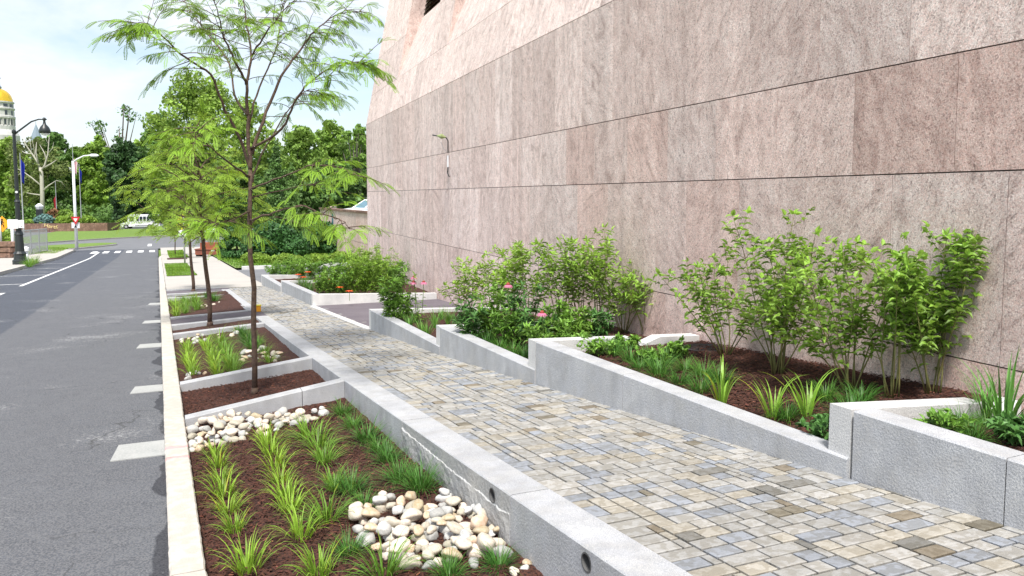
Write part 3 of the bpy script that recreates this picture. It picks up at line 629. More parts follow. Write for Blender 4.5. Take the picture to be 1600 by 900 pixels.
# near stretch, with two drain holes and a split-faced lower half
def near_wall():
    x0, x1 = 1.52, 1.73
    blocks = [(.4, 3.42), (3.43, 5.28), (5.29, 7.9), (7.91, 10.6), (10.61, 13.2), (13.21, 14.5)]
    e = empty('walk_retaining_wall', (x1, 8, gz(8)), 0, 'long pale granite wall between the planting beds and the paved walk, with two round drain holes', 'wall')
    holes = []
    for px, py in ((765, 775), (911, 880)):
        d = ray(px, py); t = (1.505 - 0) / d.x; p = EYE + d * t; holes.append((p.y, p.z))
    for bi, (a, b) in enumerate(blocks):
        mb = MB(); rg = random.Random(bi)
        split = bi == 1
        ny = max(8, int((b - a) / (.02 if split else .1))); nz = 22 if split else 5
        zt = lambda y: zwalk(0, y) + .006
        zb = lambda y: gz(y) - .12
        rows = []
        for i in range(ny + 1):
            y = a + (b - a) * i / ny; r = []
            H_ = zt(y) - .006 - zb(y); f = (y - a) / (b - a)
            if split:
                jag = .045 + .085 * (1 - f) * (.6 + .4 * f) + .016 * noise.noise(Vector((y * 8, 0, 2))) + .009 * noise.noise(Vector((y * 33, 0, 7)))
                vw = .002 + .005 * max(0, .5 + noise.noise(Vector((y * 21, 3, 1))))
                dl = [0, jag * .5, jag, jag + vw] + [jag + vw + (H_ - jag - vw) * k / (nz - 3) for k in range(1, nz - 2)]
            else: dl = [H_ * k / nz for k in range(nz + 1)]
            for j, dpt in enumerate(dl):
                z = zt(y) - .006 - dpt; off = 0
                if split and j > 2: off = -.006 + .010 * noise.noise(Vector((y * 6, z * 6, 0))) + .005 * noise.noise(Vector((y * 25, z * 25, 0)))
                r.append((Vector((x0 + off, y, z)), split and j == 2))
            rows.append(r)
        vs = [v for r in rows for v, _ in r]; n = nz + 1; base = len(mb.v); mb.v += [tuple(v) for v in vs]
        for i in range(ny):
            for j in range(nz):
                mb.f.append([base + i * n + j, base + (i + 1) * n + j, base + (i + 1) * n + j + 1, base + i * n + j + 1][::-1])
                mb.c.append((1.15, 1.15, 1.15, 1) if rows[i][j][1] else (1, 1, 1, 1)); mb.fm.append(1 if split else 0)
        # top, walk side, ends
        for i in range(ny):
            ya, yb = a + (b - a) * i / ny, a + (b - a) * (i + 1) / ny
            mb.add([(x0, ya, zt(ya) - .006), (x0 + .006, ya, zt(ya)), (x0 + .006, yb, zt(yb)), (x0, yb, zt(yb) - .006)], [(0, 1, 2, 3)])
            mb.add([(x0 + .006, ya, zt(ya)), (x1, ya, zt(ya)), (x1, yb, zt(yb)), (x0 + .006, yb, zt(yb))], [(0, 1, 2, 3)])
            mb.add([(x1, ya, zt(ya)), (x1, ya, zb(ya)), (x1, yb, zb(yb)), (x1, yb, zt(yb))], [(0, 1, 2, 3)])
        for y, r in ((a, rows[0]), (b, rows[-1])):
            v_ = [v for v, _ in r] + [(x1, y, zb(y)), (x1, y, zt(y)), (x0 + .006, y, zt(y))]
            mb.add(v_, [tuple(range(len(v_)))])
        # bottom
        for i in range(ny):
            p_, q_ = rows[i][-1][0], rows[i + 1][-1][0]
            mb.add([p_, q_, (x1, q_.y, zb(q_.y)), (x1, p_.y, zb(p_.y))], [(0, 1, 2, 3)])
        ob = mb.build('wall_block', [M['granite'], M['wallvein']], color=True)
        bm = bmesh.new(); bm.from_mesh(ob.data); bmesh.ops.remove_doubles(bm, verts=bm.verts, dist=1e-4); bmesh.ops.recalc_face_normals(bm, faces=bm.faces); bm.to_mesh(ob.data); bm.free()
        for hy, hz in holes:
            if a < hy < b:
                ct = MB(); ct.tube([(x0 - .08, hy, hz), (x0 + .12, hy, hz)], .040, 24); c = ct.build('cutter', M['dark_hole']); bm = bmesh.new(); bm.from_mesh(c.data); bmesh.ops.recalc_face_normals(bm, faces=bm.faces); bm.to_mesh(c.data); bm.free()
                md = ob.modifiers.new('b', 'BOOLEAN'); md.object = c; md.operation = 'DIFFERENCE'; md.solver = 'EXACT'
                bpy.context.view_layer.update(); dg = bpy.context.evaluated_depsgraph_get()
                nm = bpy.data.meshes.new_from_object(ob.evaluated_get(dg)); ob.modifiers.clear(); ob.data = nm
                bpy.data.objects.remove(c)
                rr = MB(); n = 24
                vs = []
                for xx, r in ((x0 - .002, .0405), (x0 - .002, .034), (x0 + .115, .034), (x0 + .115, 0.0)):
                    vs += [(xx, hy + r * cos(2 * pi * k / n), hz + r * sin(2 * pi * k / n)) for k in range(n)]
                rr.add(vs, [(i * n + k, i * n + (k + 1) % n, (i + 1) * n + (k + 1) % n, (i + 1) * n + k) for i in range(3) for k in range(n)])
                pp = rr.build('drain_pipe', M['dark_hole'], e, smooth=False); pp.location = -e.location
        ob.parent = e; ob.location = -e.location
near_wall()
gwall('walk_retaining_wall', (1.52, 15.8), (1.52, 22.6), .21, 0, 0, lb, M['granite'], 'far granite wall beside the paved walk past the narrow dark passage', side=-1, joints=(.33, .66), n=.8, topf=walk_top)
cross = [(7.17, 'cross wall at the far end of the front planting bed, pebbles lying against it'), (8.84, 'cross wall behind the nearest young tree, rough lower edge'),
         (13.2, 'cross wall at the far end of the second planting bed'), (14.48, 'cross wall between the second tree pit and the near side of the dark passage'),
         (15.78, 'cross wall on the far side of the dark passage, in front of the third bed'), (20.5, 'cross wall at the far end of the third planting bed'),
         (21.76, 'thin cross wall behind the third tree pit'), (23.3, 'farthest cross wall, against the concrete sidewalk')]
for Y, lab in cross:
    def tf(p, Y=Y): 
        t = (p.x - .16) / 1.36; return gz(p.y) + .15 + .005 + (dzw(p.y) - .15) * t
    gwall('cross_wall', (.162, Y), (1.518, Y), .125, 0, 0, lb, M['granite'], 'granite ' + lab, joints=(.72,) if Y < 8 else (), topf=tf, n=.35)
# right planters
rb = lambda p: gz(p.y) - .15
def face(name, fx, fy, nx_, ny_, zt0, zt1, joints, lab): 
    return gwall(name, (fx, fy), (nx_, ny_), .15, zt0, zt1, rb, M['granite'], lab, side=1, joints=joints)
face('planter_wall', 3.14, 2.85, 3.20, 1.52, .685, .66, (.57,), 'tallest nearest planter wall facing the paved walk at the right edge')
gwall('planter_wall', (3.20, 1.50), (3.26, -1.5), .15, .60, .7, rb, M['granite'], 'planter wall section beyond the right edge of the picture', side=1)
face('planter_wall', 2.95, 6.10, 3.125, 2.87, .50, .437, (.40,), 'long granite planter wall facing the walk in front of the yellow-green daylilies')
face('planter_wall', 2.82, 8.27, 2.945, 6.12, .308, .252, (.55,), 'granite planter wall facing the walk in front of the pink coneflower')
face('planter_wall', 2.78, 11.23, 2.815, 8.29, .107, .088, (.55,), 'granite planter wall facing the walk at the near corner of the dark plaza')
face('planter_wall', 2.84, 20.7, 2.80, 16.12, -.39, -.213, (.5,), 'granite planter wall facing the walk, at the far corner of the dark plaza')
face('planter_wall', 2.69, 23.7, 2.81, 20.76, -.51, -.53, (.5,), 'farthest low granite planter wall facing the walk near the concrete sidewalk')
def back(Y, x0, zt, lab, notch=None, joints=(), m='granite_pale', sl=-.04, dp=.06):
    xe = wallX(Y) - .02; th = .14
    e = empty('planter_cross_wall', (x0, Y, gz(Y)), 0, lab, 'wall'); mb = MB()
    T = lambda x: zt + sl * (x - x0); g0 = gz(Y) - .2
    if notch:
        a, b = notch; am, bm_ = a + .07, b - .16
        segs = [[(x0, T(x0)), (a, T(a)), (am, T(am) - dp), (am, g0), (x0, g0)], [(bm_, T(bm_) - dp), (b, T(b)), (xe, T(xe)), (xe, g0), (bm_, g0)], [(am + .002, T(am) - dp - .02), (bm_ - .002, T(bm_) - dp - .02), (bm_ - .002, g0), (am + .002, g0)]]
    else: segs = [[(x0, T(x0)), (xe, T(xe)), (xe, g0), (x0, g0)]]
    for s in segs:
        s = [(x - x0, z - gz(Y)) for x, z in s][::-1]; n = len(s)
        vs = [(x, 0, z) for x, z in s] + [(x, th, z) for x, z in s]
        mb.add(vs, [tuple(range(n)), tuple(reversed(range(n, 2 * n)))] + [(i, i + n, (i + 1) % n + n, (i + 1) % n) for i in range(n)])
    mb.build('wall_block', M[m], e)
def Xat(px, py, z, Y):
    d = ray(px, py); return (d * ((z - HC) / d.z)).x
back(2.87, 3.145, .685, 'granite cross wall behind the nearest planter with the tall dark green daylily', notch=(4.17, 4.46), sl=-.075, dp=.08)
back(6.12, 2.955, .50, 'granite cross wall with a notched weir at the far end of the long planter', notch=(3.95, 4.25), sl=-.043)
back(8.29, 2.83, .308, 'granite cross wall half hidden in leafy perennials behind the second planter')
back(11.25, 2.79, .107, 'low granite cross wall between the dark plaza and the planter of arching green leaves')
back(16.1, 2.80, -.213, 'granite cross wall on the far side of the dark plaza below the orange flowers')
back(20.72, 2.84, -.39, 'low granite cross wall inside the far planter')
back(23.72, 2.70, -.51, 'farthest granite cross wall at the driveway')
def zpl(walk, bld, xw):
    return lambda x, y: walk(y) + (bld(y) - walk(y)) * min(1, max(0, (x - xw) / (wallX(y) - xw)))
lin = lambda y0, z0, y1, z1: (lambda y: z0 + (z1 - z0) * (y - y0) / (y1 - y0))
zP = zpl(lin(0, .62, 2.8, .60), lin(0, .60, 2.8, .50), 3.3)
zQ = zpl(lin(2.9, .34, 6.1, .37), lin(2.9, .57, 6.1, .37), 3.1)
zR = zpl(lin(6.2, .16, 8.3, .19), lin(6.2, .25, 8.3, .22), 2.95)
zS = zpl(lin(8.4, -.0, 11.2, .03), lin(8.4, .06, 11.2, -.01), 2.95)
zT = zpl(lin(16.2, -.32, 20.7, -.48), lin(16.2, -.36, 20.7, -.46), 2.95)
zU = zpl(lin(20.8, -.62, 23.7, -.65), lin(20.8, -.6, 23.7, -.6), 2.95)
for (z_, a, b) in ((zP, -.5, 2.88), (zQ, 3.0, 6.13), (zR, 6.25, 8.3), (zS, 8.42, 11.27), (zT, 16.23, 20.75), (zU, 20.85, 23.75)):
    soil('planter_soil', lambda Y: xright(Y) + .10, lambda Y: wallX(Y) + .01, a, b, z_, .016)
chips('bark_chips', lambda y: xright(y) + .16, wallX, 3.0, 6.1, zQ, 12000, 5); chips('bark_chips', lambda y: xright(y) + .16, wallX, 1.2, 2.85, zP, 3000, 6)
# round drain cover in the long planter
p = at(1100, 545, zQ)
e = empty('drain_cover', (p.x, p.y, zQ(p.x, p.y)), 0, 'dark round drain basin cover sunk in the mulch behind the notched wall', 'drain')
mb = MB(); mb.lathe([(.19, -.03), (.19, .012), (.165, .018), (.16, .006), (0.001, .006)], 28); mb.build('rim', M['black'], e)
mb = MB()
for k in range(-4, 5): 
    w = sqrt(max(0, .155 ** 2 - (k * .035) ** 2)); mb.box(-w, w, k * .035 - .006, k * .035 + .006, .007, .013)
mb.build('grate', M['black'], e)

# ------------------------------------------------------------------ the clad building
def building():
    e = empty('stone_building', tuple(wp(25.2, gz(25))), 0, 'huge windowless lower wall of pink-grey granite slabs rising at the right, leaning back above', 'building')
    o = Vector(e.location); rg = random.Random(21)
    zs = [-2.6, -.9, .75, 1.90, 2.63, 3.99]
    SE = 25.2; lean = .20; zE = 4.89
    mb = MB()
    def pt(s, z, out=0): return wp(s, z, -out + (max(0, z - 3.99) * lean)) - o
    def slab(s0, s1, z0, z1, red=0., depth=.03, gapv=.0022, gaph=.0045):
        mb.cc = (min(1, rg.random() * .6 + max(0, min(.4, (s0 - 5) * .06))), red, rg.random(), 1)  # random slab tone; farther slabs painted lighter to imitate grazing reflection
        a, b, c, d = (s0 + gapv, z0 + gaph), (s1 - gapv, z0 + gaph), (s1 - gapv, z1 - gaph), (s0 + gapv, z1 - gaph)
        F = [pt(*q) for q in (a, b, c, d)]; B = [pt(*q, -depth) for q in (a, b, c, d)]
        mb.add(F + B, [(3, 2, 1, 0)] + [(k, (k + 1) % 4, 4 + (k + 1) % 4, 4 + k) for k in range(4)])
    step = .85
    offs = {0: 3.35, 1: 3.72, 2: 3.35, 3: 3.72, 4: 3.25}
    for r in range(len(zs) - 1):
        s = offs[r] - step * 18
        while s < SE:
            a, b = max(s, -9), min(s + step, SE)
            red = 0
            if b > a + .02:
                if r in (2, 3, 4) and a < 5: red = (rg.choice([.35, .5]) if a > 3.9 else .62) if r == 3 and a < 4.6 else rg.choice([.12, .25])
                elif a < 9: red = rg.choice([.1, .25, .35, .5])
                else: red = rg.choice([0, .05, .1, .2])
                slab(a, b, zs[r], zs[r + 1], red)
            s += step
    s = 3.6 - step * 18
    while s < SE:
        a, b = max(s, -9), min(s + step, SE)
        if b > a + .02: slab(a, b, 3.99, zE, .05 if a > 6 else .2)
        s += step
    # piers above
    zt = 13
    recs = []; s = 21.15
    while s > -9: recs.append((s - 3.5, s)); s -= 4.95
    edges = [SE] + [v for a, b in recs for v in (b, a)]
    piers = [(edges[i + 1], edges[i]) for i in range(0, len(edges) - 1, 2)]
    for a, b in piers:
        zz = zE
        for z1 in (6.05, 8.0, 10, 11.6, zt):
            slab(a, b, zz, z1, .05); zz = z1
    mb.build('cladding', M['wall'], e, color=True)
    # joint backing
    mb = MB(); mb.cc = (0, 0, 0, 1)
    def back_(s0, s1, z0, z1): mb.add([pt(s0, z0, -.012), pt(s1, z0, -.012), pt(s1, z1, -.012), pt(s0, z1, -.012)], [(3, 2, 1, 0)])
    back_(-9, SE, -2.6, 3.99); back_(-9, SE, 3.99, zE)
    for a, b in piers: back_(a, b, zE, zt)
    mb.build('joint_backing', mat('joint_dark', (.07, .055, .05), .9), e)
    # end face and top
    mb = MB(); mb.cc = (.4, .1, .2, 1)
    def deep(s, z, dd): return wp(s, z, dd) - o
    bk = lambda z: max(0, z - 3.99) * lean
    for z0, z1 in ((-2.6, 3.99), (3.99, zt)):
        mb.add([deep(SE - .002, z0, bk(z0)), deep(SE - .002, z1, bk(z1)), deep(SE - .002, z1, 26), deep(SE - .002, z0, 26)], [(3, 2, 1, 0)])
    mb.add([deep(-9, zt, bk(zt)), deep(SE, zt, bk(zt)), deep(SE, zt, 26), deep(-9, zt, 26)], [(0, 1, 2, 3)])
    mb.add([deep(-9, -2, 0), deep(-9, 3.99, 0), deep(-9, zt, bk(zt)), deep(-9, zt, 26), deep(-9, -2, 26)], [(0, 1, 2, 3, 4)])
    mb.build('end_wall', M['wall'], e, color=True)
    # recesses: sloped sill, raking jambs, louvre
    for i, (a, b) in enumerate(recs):
        D = .36; zs_ = zE + 1.62
        w = empty('window_bay', (0, 0, 0)); w.parent = e
        mb = MB(); mb.cc = (.25, 0, .3, 1)
        mb.add([pt(a, zE), pt(b, zE), wp(b, zs_, bk(zs_) + D) - o, wp(a, zs_, bk(zs_) + D) - o], [(3, 2, 1, 0)])
        mb.build('sloped_sill', M['wall'], w, color=True)
        mb = MB(); mb.cc = (0, .3, .4, 1)  # jamb tone lowered: shade painted into the stone colour
        for s in (a, b):
            f = [pt(s, zE), wp(s, zs_, bk(zs_) + D) - o, wp(s, zs_, bk(zs_) + D + .3) - o, wp(s, zt, bk(zt) + D + .3) - o, pt(s, zt)]
            mb.add(f, [(0, 1, 2, 3, 4)])
        mb.build('jamb', M['wall'], w, color=True)
        mb = MB()
        z = zs_
        mb.add([wp(a, zs_, bk(zs_) + D + .15) - o, wp(b, zs_, bk(zs_) + D + .15) - o, wp(b, zt, bk(zt) + D + .15) - o, wp(a, zt, bk(zt) + D + .15) - o], [(3, 2, 1, 0)])
        while z < zt:
            p0 = wp(a, z, bk(z) + D) - o; p1 = wp(b, z, bk(z) + D) - o; q0 = wp(a, z + .07, bk(z) + D + .12) - o; q1 = wp(b, z + .07, bk(z) + D + .12) - o
            mb.add([p0, p1, q1, q0], [(3, 2, 1, 0)]); z += .11
        mb.build('louvre', M['umber'], w)
building()
# bracket with cable and conduit on the wall
def wall_gadget():
    p0 = None
    def W(px, py, out=0):
        d = ray(px, py); n = WN; t = (WN.dot(WN * (WD - out))) / d.dot(n); return EYE + d * t
    b = W(700, 240); e = empty('wall_antenna', tuple(b), 0, 'small greenish bracket with hanging cable and pale conduit fixed on the stone wall', 'bracket')
    o = Vector(b)
    mb = MB(); mb.tube([W(676, 211, .42) - o, W(690, 213.5, .30) - o, W(697, 215, .2) - o, W(700, 220, .05) - o, W(700, 238, .02) - o], .012, 8); mb.build('arm', M['black'], e, smooth=True)
    mb = MB(); mb.tube([W(683, 212, .36) - o, W(690, 213, .30) - o, W(696, 214.5, .22) - o], [.012, .05, .015], 8); mb.build('head', M['verdigris'], e)
    mb = MB(); mb.tube([W(689, 222, .30) - o, W(693, 232, .2) - o, W(698, 238, .03) - o], .006, 6); mb.build('cable', M['white'], e)
    mb = MB(); mb.tube([W(700, 243, .03) - o, W(700, 261, .03) - o], .022, 10); mb.build('conduit', M['white'], e)
    mb = MB(); mb.tube([W(700, 261, .03) - o, W(699, 270, .03) - o, W(702, 276, .03) - o], .010, 6); mb.build('tail', M['black'], e)
wall_gadget()

# ------------------------------------------------------------------ stones
def rnd_unit(rg):
    v = Vector((rg.gauss(0, 1), rg.gauss(0, 1), rg.gauss(0, 1))); return v.normalized()
def stone_mesh(seed, m):
    rg = random.Random(seed); bm = bmesh.new(); bmesh.ops.create_icosphere(bm, subdivisions=3, radius=1)
    sx, sy, sz = 1, rg.uniform(.6, .95), rg.uniform(.45, .75); cuts = [(rnd_unit(rg), rg.uniform(.55, .8)) for _ in range(7)]; off = Vector((rg.random() * 50, 0, 0))
    for v in bm.verts:
        d = v.co.normalized(); r = 1 + .22 * noise.noise(d * 1.3 + off) + .06 * noise.noise(d * 3.5 + off)
        for cn, cd in cuts:
            dd = d.dot(cn) * r
            if dd > cd: r *= 1 - .75 * (1 - cd / dd)
        v.co = Vector((d.x * sx * r, d.y * sy * r, d.z * sz * r))
    for f in bm.faces: f.smooth = True
    me = bpy.data.meshes.new('river_stone'); bm.to_mesh(me); bm.free(); me.materials.append(m)
    a = me.color_attributes.new('tint', 'FLOAT_COLOR', 'CORNER'); a.data.foreach_set('color', [1.0] * (4 * len(me.loops)))
    return me
STONES = [stone_mesh(i, M[('stone', 'stone', 'stone_grey', 'stone', 'stone_tan', 'stone', 'stone_grey')[i % 7]]) for i in range(14)]
def stones(poly, n, rmin, rmax, zf, label, group, seed, layers=2, surf=None):
    rg = random.Random(seed); P = [at(x, y, zf) for x, y in poly]
    xs_ = [p.x for p in P]; ys_ = [p.y for p in P]; placed = []
    def inside(x, y):
        c = False
        for i in range(len(P)):
            a, b = P[i], P[i - 1]
            if (a.y > y) != (b.y > y) and x < (b.x - a.x) * (y - a.y) / (b.y - a.y) + a.x: c = not c
        return c
    tries = 0
    while len(placed) < n and tries < 30000:
        tries += 1; x, y = rg.uniform(min(xs_), max(xs_)), rg.uniform(min(ys_), max(ys_))
        if not inside(x, y): continue
        r = rmin + (rmax - rmin) * rg.random() ** 1.5; z = zf(x, y) + r * .30
        near = [q for q in placed if (q[0] - x) ** 2 + (q[1] - y) ** 2 < ((q[3] + r) * .56) ** 2]
        if near:
            if len(near) > 1 and tries < 12000: continue
            if layers < 2: continue
            zz = max(q[2] + (q[3] + r) * .45 for q in near)
            if zz > zf(x, y) + rmax * 1.15: continue
            z = zz
        placed.append((x, y, z, r))
        o = bpy.data.objects.new('river_stone', rg.choice(STONES)); COL.objects.link(o); o.location = (x, y, z); o.scale = (r, r, r)
        o.rotation_euler = (rg.uniform(-.35, .35), rg.uniform(-.35, .35), rg.uniform(0, 6.28)); tag(o, label, 'stone', group)
stones([(555, 800), (600, 785), (640, 795), (700, 782), (722, 790), (760, 815), (795, 850), (790, 872), (740, 885), (690, 890), (640, 890), (600, 875), (565, 845), (552, 820)], 122, .033, .068, zsoil,
       'pale rounded river stone in the large heap below the drain hole in the front bed', 'river stones heaped below the drain hole', 1)
stones([(295, 663), (350, 658), (410, 654), (470, 650), (505, 640), (520, 640), (500, 652), (470, 668), (400, 685), (345, 700), (298, 712)], 118, .030, .060, zsoil,
       'pale rounded river stone in the long strip under the first granite cross wall', 'river stones along the first cross wall', 2)
stones([(376, 562), (384, 546), (410, 544), (435, 548), (445, 562), (418, 570), (388, 576)], 24, .028, .06, zsoil,
       'pale river stone in the heap at the right side of the second bed', 'river stones beside the wall in the second bed', 3)
stones([(278, 533), (320, 524), (372, 517), (378, 523), (330, 532), (280, 542)], 20, .03, .055, zsoil,
       'pale river stone along the far edge of the second bed', 'river stones at the far edge of the second bed', 4)
stones([(284, 588), (322, 580), (326, 586), (288, 597)], 6, .03, .055, zsoil,
       'pale river stone at the near left corner of the second bed', 'river stones at the near corner of the second bed', 5)
stones([(815, 880), (840, 880), (850, 900), (770, 905)], 4, .025, .045, zsoil, 'river stone at the very bottom edge of the picture by the wall', 'river stones at the bottom edge', 6)
stones([(312, 479), (336, 470), (345, 474), (325, 482)], 6, .03, .06, zsoil, 'pale river stone at the right side of the third bed', 'river stones in the third bed', 7)

# ------------------------------------------------------------------ grasses
def blade(mb, base, az, L_, lean, w, curl=1.0, segs=5, rg=R_, k=1.0):
    d = Vector((cos(az), sin(az), 0)); side = Vector((-sin(az), cos(az), 0)); p = Vector(base); ang = lean; pts = []
    for i in range(segs + 1):
        t = i / segs; ww = w * (.55 + .9 * t if t < .4 else .91 * (1 - t) / .6 * 1.0 + .02) * .5
        pts.append((p.copy(), ww)); a = ang + curl * t * t * 1.4
        p = p + (d * sin(a) + Vector((0, 0, 1)) * cos(a)) * (L_ / segs)
    vs = []; 
    for p, ww in pts: vs += [p - side * ww, p + side * ww]
    mb.cc = (k, k, k, 1)
    mb.add(vs, [(2 * i, 2 * i + 1, 2 * i + 3, 2 * i + 2) for i in range(segs)])
def clump_mesh(name, seed, n, L_, w, m, rbase=.03, lean=(.05, .9), curl=(.5, 1.4), segs=5):
    rg = random.Random(seed); mb = MB()
    for _ in range(n):
        a = rg.uniform(0, 2 * pi); r = rbase * sqrt(rg.random()); le = rg.uniform(*lean)
        blade(mb, (r * cos(a), r * sin(a), -.01), a + rg.uniform(-.5, .5), L_ * rg.uniform(.55, 1.1), le, w * rg.uniform(.7, 1.2), rg.uniform(*curl), segs, rg, rg.choice([.7, .85, 1, 1, 1.15, 1.3]))
        if rg.random() < .06: mb.c[-segs:] = [(1.5, 1.0, .8, 1)] * segs
    o = mb.build(name, m, color=True); me = o.data; bpy.data.objects.remove(o); return me
CB = [clump_mesh('sedge_clump', i, 60, .20, .0080, M['blade_bright'], .045, (.05, .8), (.6, 1.7)) for i in range(4)]
CM = [clump_mesh('grass_clump', 10 + i, 85, .22, .0062, M['blade_mid'], .04, (.1, 1.1), (.8, 1.8)) for i in range(3)]
CD = [clump_mesh('grass_clump', 20 + i, 170, .185, .0046, M['blade_dark'], .04, (.1, 1.2), (.6, 1.6)) for i in range(3)]
LB = [clump_mesh('daylily_clump', 30 + i, 16, .36, .017, M['blade_lily'], .03, (.05, .45), (.3, 1.3), 7) for i in range(3)]
LD = [clump_mesh('daylily_clump', 40 + i, 34, .46, .017, M['lily_dark'], .05, (.05, .5), (.2, 1.3), 7) for i in range(2)]
ORD = ['first', 'second', 'third', 'fourth', 'fifth', 'sixth', 'seventh', 'eighth', 'ninth', 'tenth', 'eleventh', 'twelfth', 'thirteenth', 'fourteenth', 'fifteenth', 'sixteenth']
def put(me, px, py, zf, label, cat, group, s=1, name=None, dz=0):
    s = s * R_.uniform(.85, 1.1)
    p = at(px, py, zf) if not isinstance(px, Vector) else px
    o = bpy.data.objects.new(name or me.name.split('.')[0], me); COL.objects.link(o)
    o.location = (p.x, p.y, zf(p.x, p.y) + dz); o.rotation_euler = (0, 0, R_.uniform(0, 6.28)); o.scale = (s, s, s * R_.uniform(.9, 1.1))
    return tag(o, label, cat, group)
def row(pts, pool, zf, what, group, s=1.0, name='grass_clump'):
    for i, q in enumerate(pts):
        put(R_.choice(pool), q[0], q[1], zf, '%s clump, %s from the front, %s' % (what, ORD[i], group.replace('the ', '')), 'grass', group, s * R_.uniform(.88, 1.12) * (q[2] if len(q) > 2 else 1), name)
def interp(pts, n):
    out = []
    for k in range(n):
        t = k / (n - 1) * (len(pts) - 1); i = min(int(t), len(pts) - 2); f = t - i
        out.append((pts[i][0] + (pts[i + 1][0] - pts[i][0]) * f + R_.uniform(-3, 3), pts[i][1] + (pts[i + 1][1] - pts[i][1]) * f))
    return out
row([(388, 893), (368, 830), (357, 801), (350, 775), (345, 752), (341, 730), (336, 712)], CB, zsoil, 'bright sedge', 'the kerbside row, front bed', 1.12)
row([(500, 900), (469, 841), (453, 800), (446, 778), (438, 755), (430, 732), (423, 712), (418, 695)], CB, zsoil, 'bright sedge', 'the second row, front bed', 1.1)
row([(600, 902), (511, 815), (522, 765), (507, 724), (497, 700), (482, 684)], CM, zsoil, 'mid green grass', 'the middle row, front bed', 1.15)
row([(545, 868), (570, 795), (548, 770)], CD, zsoil, 'dark green tuft grass', 'the tufts left of the stone heap', 1.1)
row([(657, 766), (625, 752), (606, 722), (592, 705), (573, 690), (552, 668), (535, 648)], CD, zsoil, 'dark green tuft grass', 'the row along the wall, front bed', 1.25)
row([(780, 889), (702, 903)], CD, zsoil, 'dark green tuft grass', 'the pair right of the stone heap', 1.1)
row(interp([(302, 586), (295, 562), (289, 545)], 6), CB, zsoil, 'bright sedge', 'the kerbside row, second bed', 1.15)
row(interp([(342, 585), (330, 560), (320, 540)], 7), CB, zsoil, 'bright sedge', 'the second row, second bed', 1.15)
row(interp([(366, 582), (356, 560), (345, 535)], 7), CM, zsoil, 'mid green grass', 'the third row, second bed', 1.35)
row(interp([(395, 545), (384, 530), (374, 520)], 5), CD, zsoil, 'dark green tuft grass', 'the far right row, second bed', 1.3)
row([(422, 566), (414, 552), (404, 538)], CM, zsoil, 'mid green grass', 'the stones, second bed', 1.1)
row(interp([(276, 494), (272, 476)], 4), CB, zsoil, 'bright sedge', 'the kerbside row, third bed', 1.4)
row(interp([(292, 489), (288, 472)], 4), CM, zsoil, 'mid green grass', 'the second row, third bed', 1.5)
row(interp([(311, 484), (305, 469)], 4), CM, zsoil, 'mid green grass', 'the third row, third bed', 1.5)
row(interp([(336, 470), (322, 464)], 3), CD, zsoil, 'dark green tuft grass', 'the far row, third bed', 1.5)
# right planters
row([(1095, 614), (1060, 600), (1030, 588), (1000, 578), (1072, 580), (1040, 570), (1010, 562), (985, 566), (1100, 590), (1125, 600), (960, 556), (1330, 655)], CD, zQ, 'fine dark green grass', 'the long planter patch', 1.15)
row([(1230, 655), (1345, 632), (1290, 625)], CD, zQ, 'loose grass', 'the tufts under the right shrubs', 1.05)
row([(1128, 632), (1208, 655), (1262, 652)], LB, zQ, 'yellow-green daylily', 'the long planter three', 1.18, 'daylily_clump')
row([(1500, 672), (1540, 668), (1475, 668), (1520, 690)], CD, zP, 'fine dark green grass', 'the nearest planter', .9)
put(LD[0], 1568, 668, zP, 'tall dark green daylily with long arching leaves in the nearest planter', 'plant', None, 1.15)
put(LD[1], 1540, 655, zP, 'smaller dark daylily behind the tall one in the nearest planter', 'plant', None, .6)
row([(800, 556), (780, 547), (762, 540), (818, 562)], CD, zR, 'fine dark green grass', 'the coneflower planter', 1.3)
row([(640, 512), (660, 520), (680, 512), (668, 527), (700, 507), (715, 515), (650, 503), (690, 500)], LD, zS, 'arching daylily', 'the plaza corner planter', .62, 'daylily_clump')
row([(1010, 512), (1040, 516)], LD, zQ, 'thin arching dark grass', 'the weir at the wall', .8, 'grass_clump')

# ------------------------------------------------------------------ leafy things
def leaf(mb, p, d, up, L_, w, fold=.25, k=1.0, droop=.3):
    d = d.normalized(); side = d.cross(up)
    if side.length < 1e-3: side = Vector((1, 0, 0))
    side.normalize(); n = side.cross(d).normalized()
    m1 = p + d * L_ * .32; m2 = p + d * L_ * .7 - n * L_ * droop * .3; tip = p + d * L_ - n * L_ * droop
    a = n * w * fold
    mb.cc = (k, k, k, 1)
    mb.add([p, m1 - side * w * .5 + a, m2 - side * w * .36 + a, tip, m2 + side * w * .36 + a, m1 + side * w * .5 + a, (m1 + m2) / 2],
           [(0, 6, 2, 1), (6, 3, 2), (0, 5, 4, 6), (6, 4, 3)])
def rnd_dir(rg): 
    while True:
        v = Vector((rg.uniform(-1, 1), rg.uniform(-1, 1), rg.uniform(-1, 1)))
        if .05 < v.length < 1: return v.normalized()
UPV = Vector((0, 0, 1))
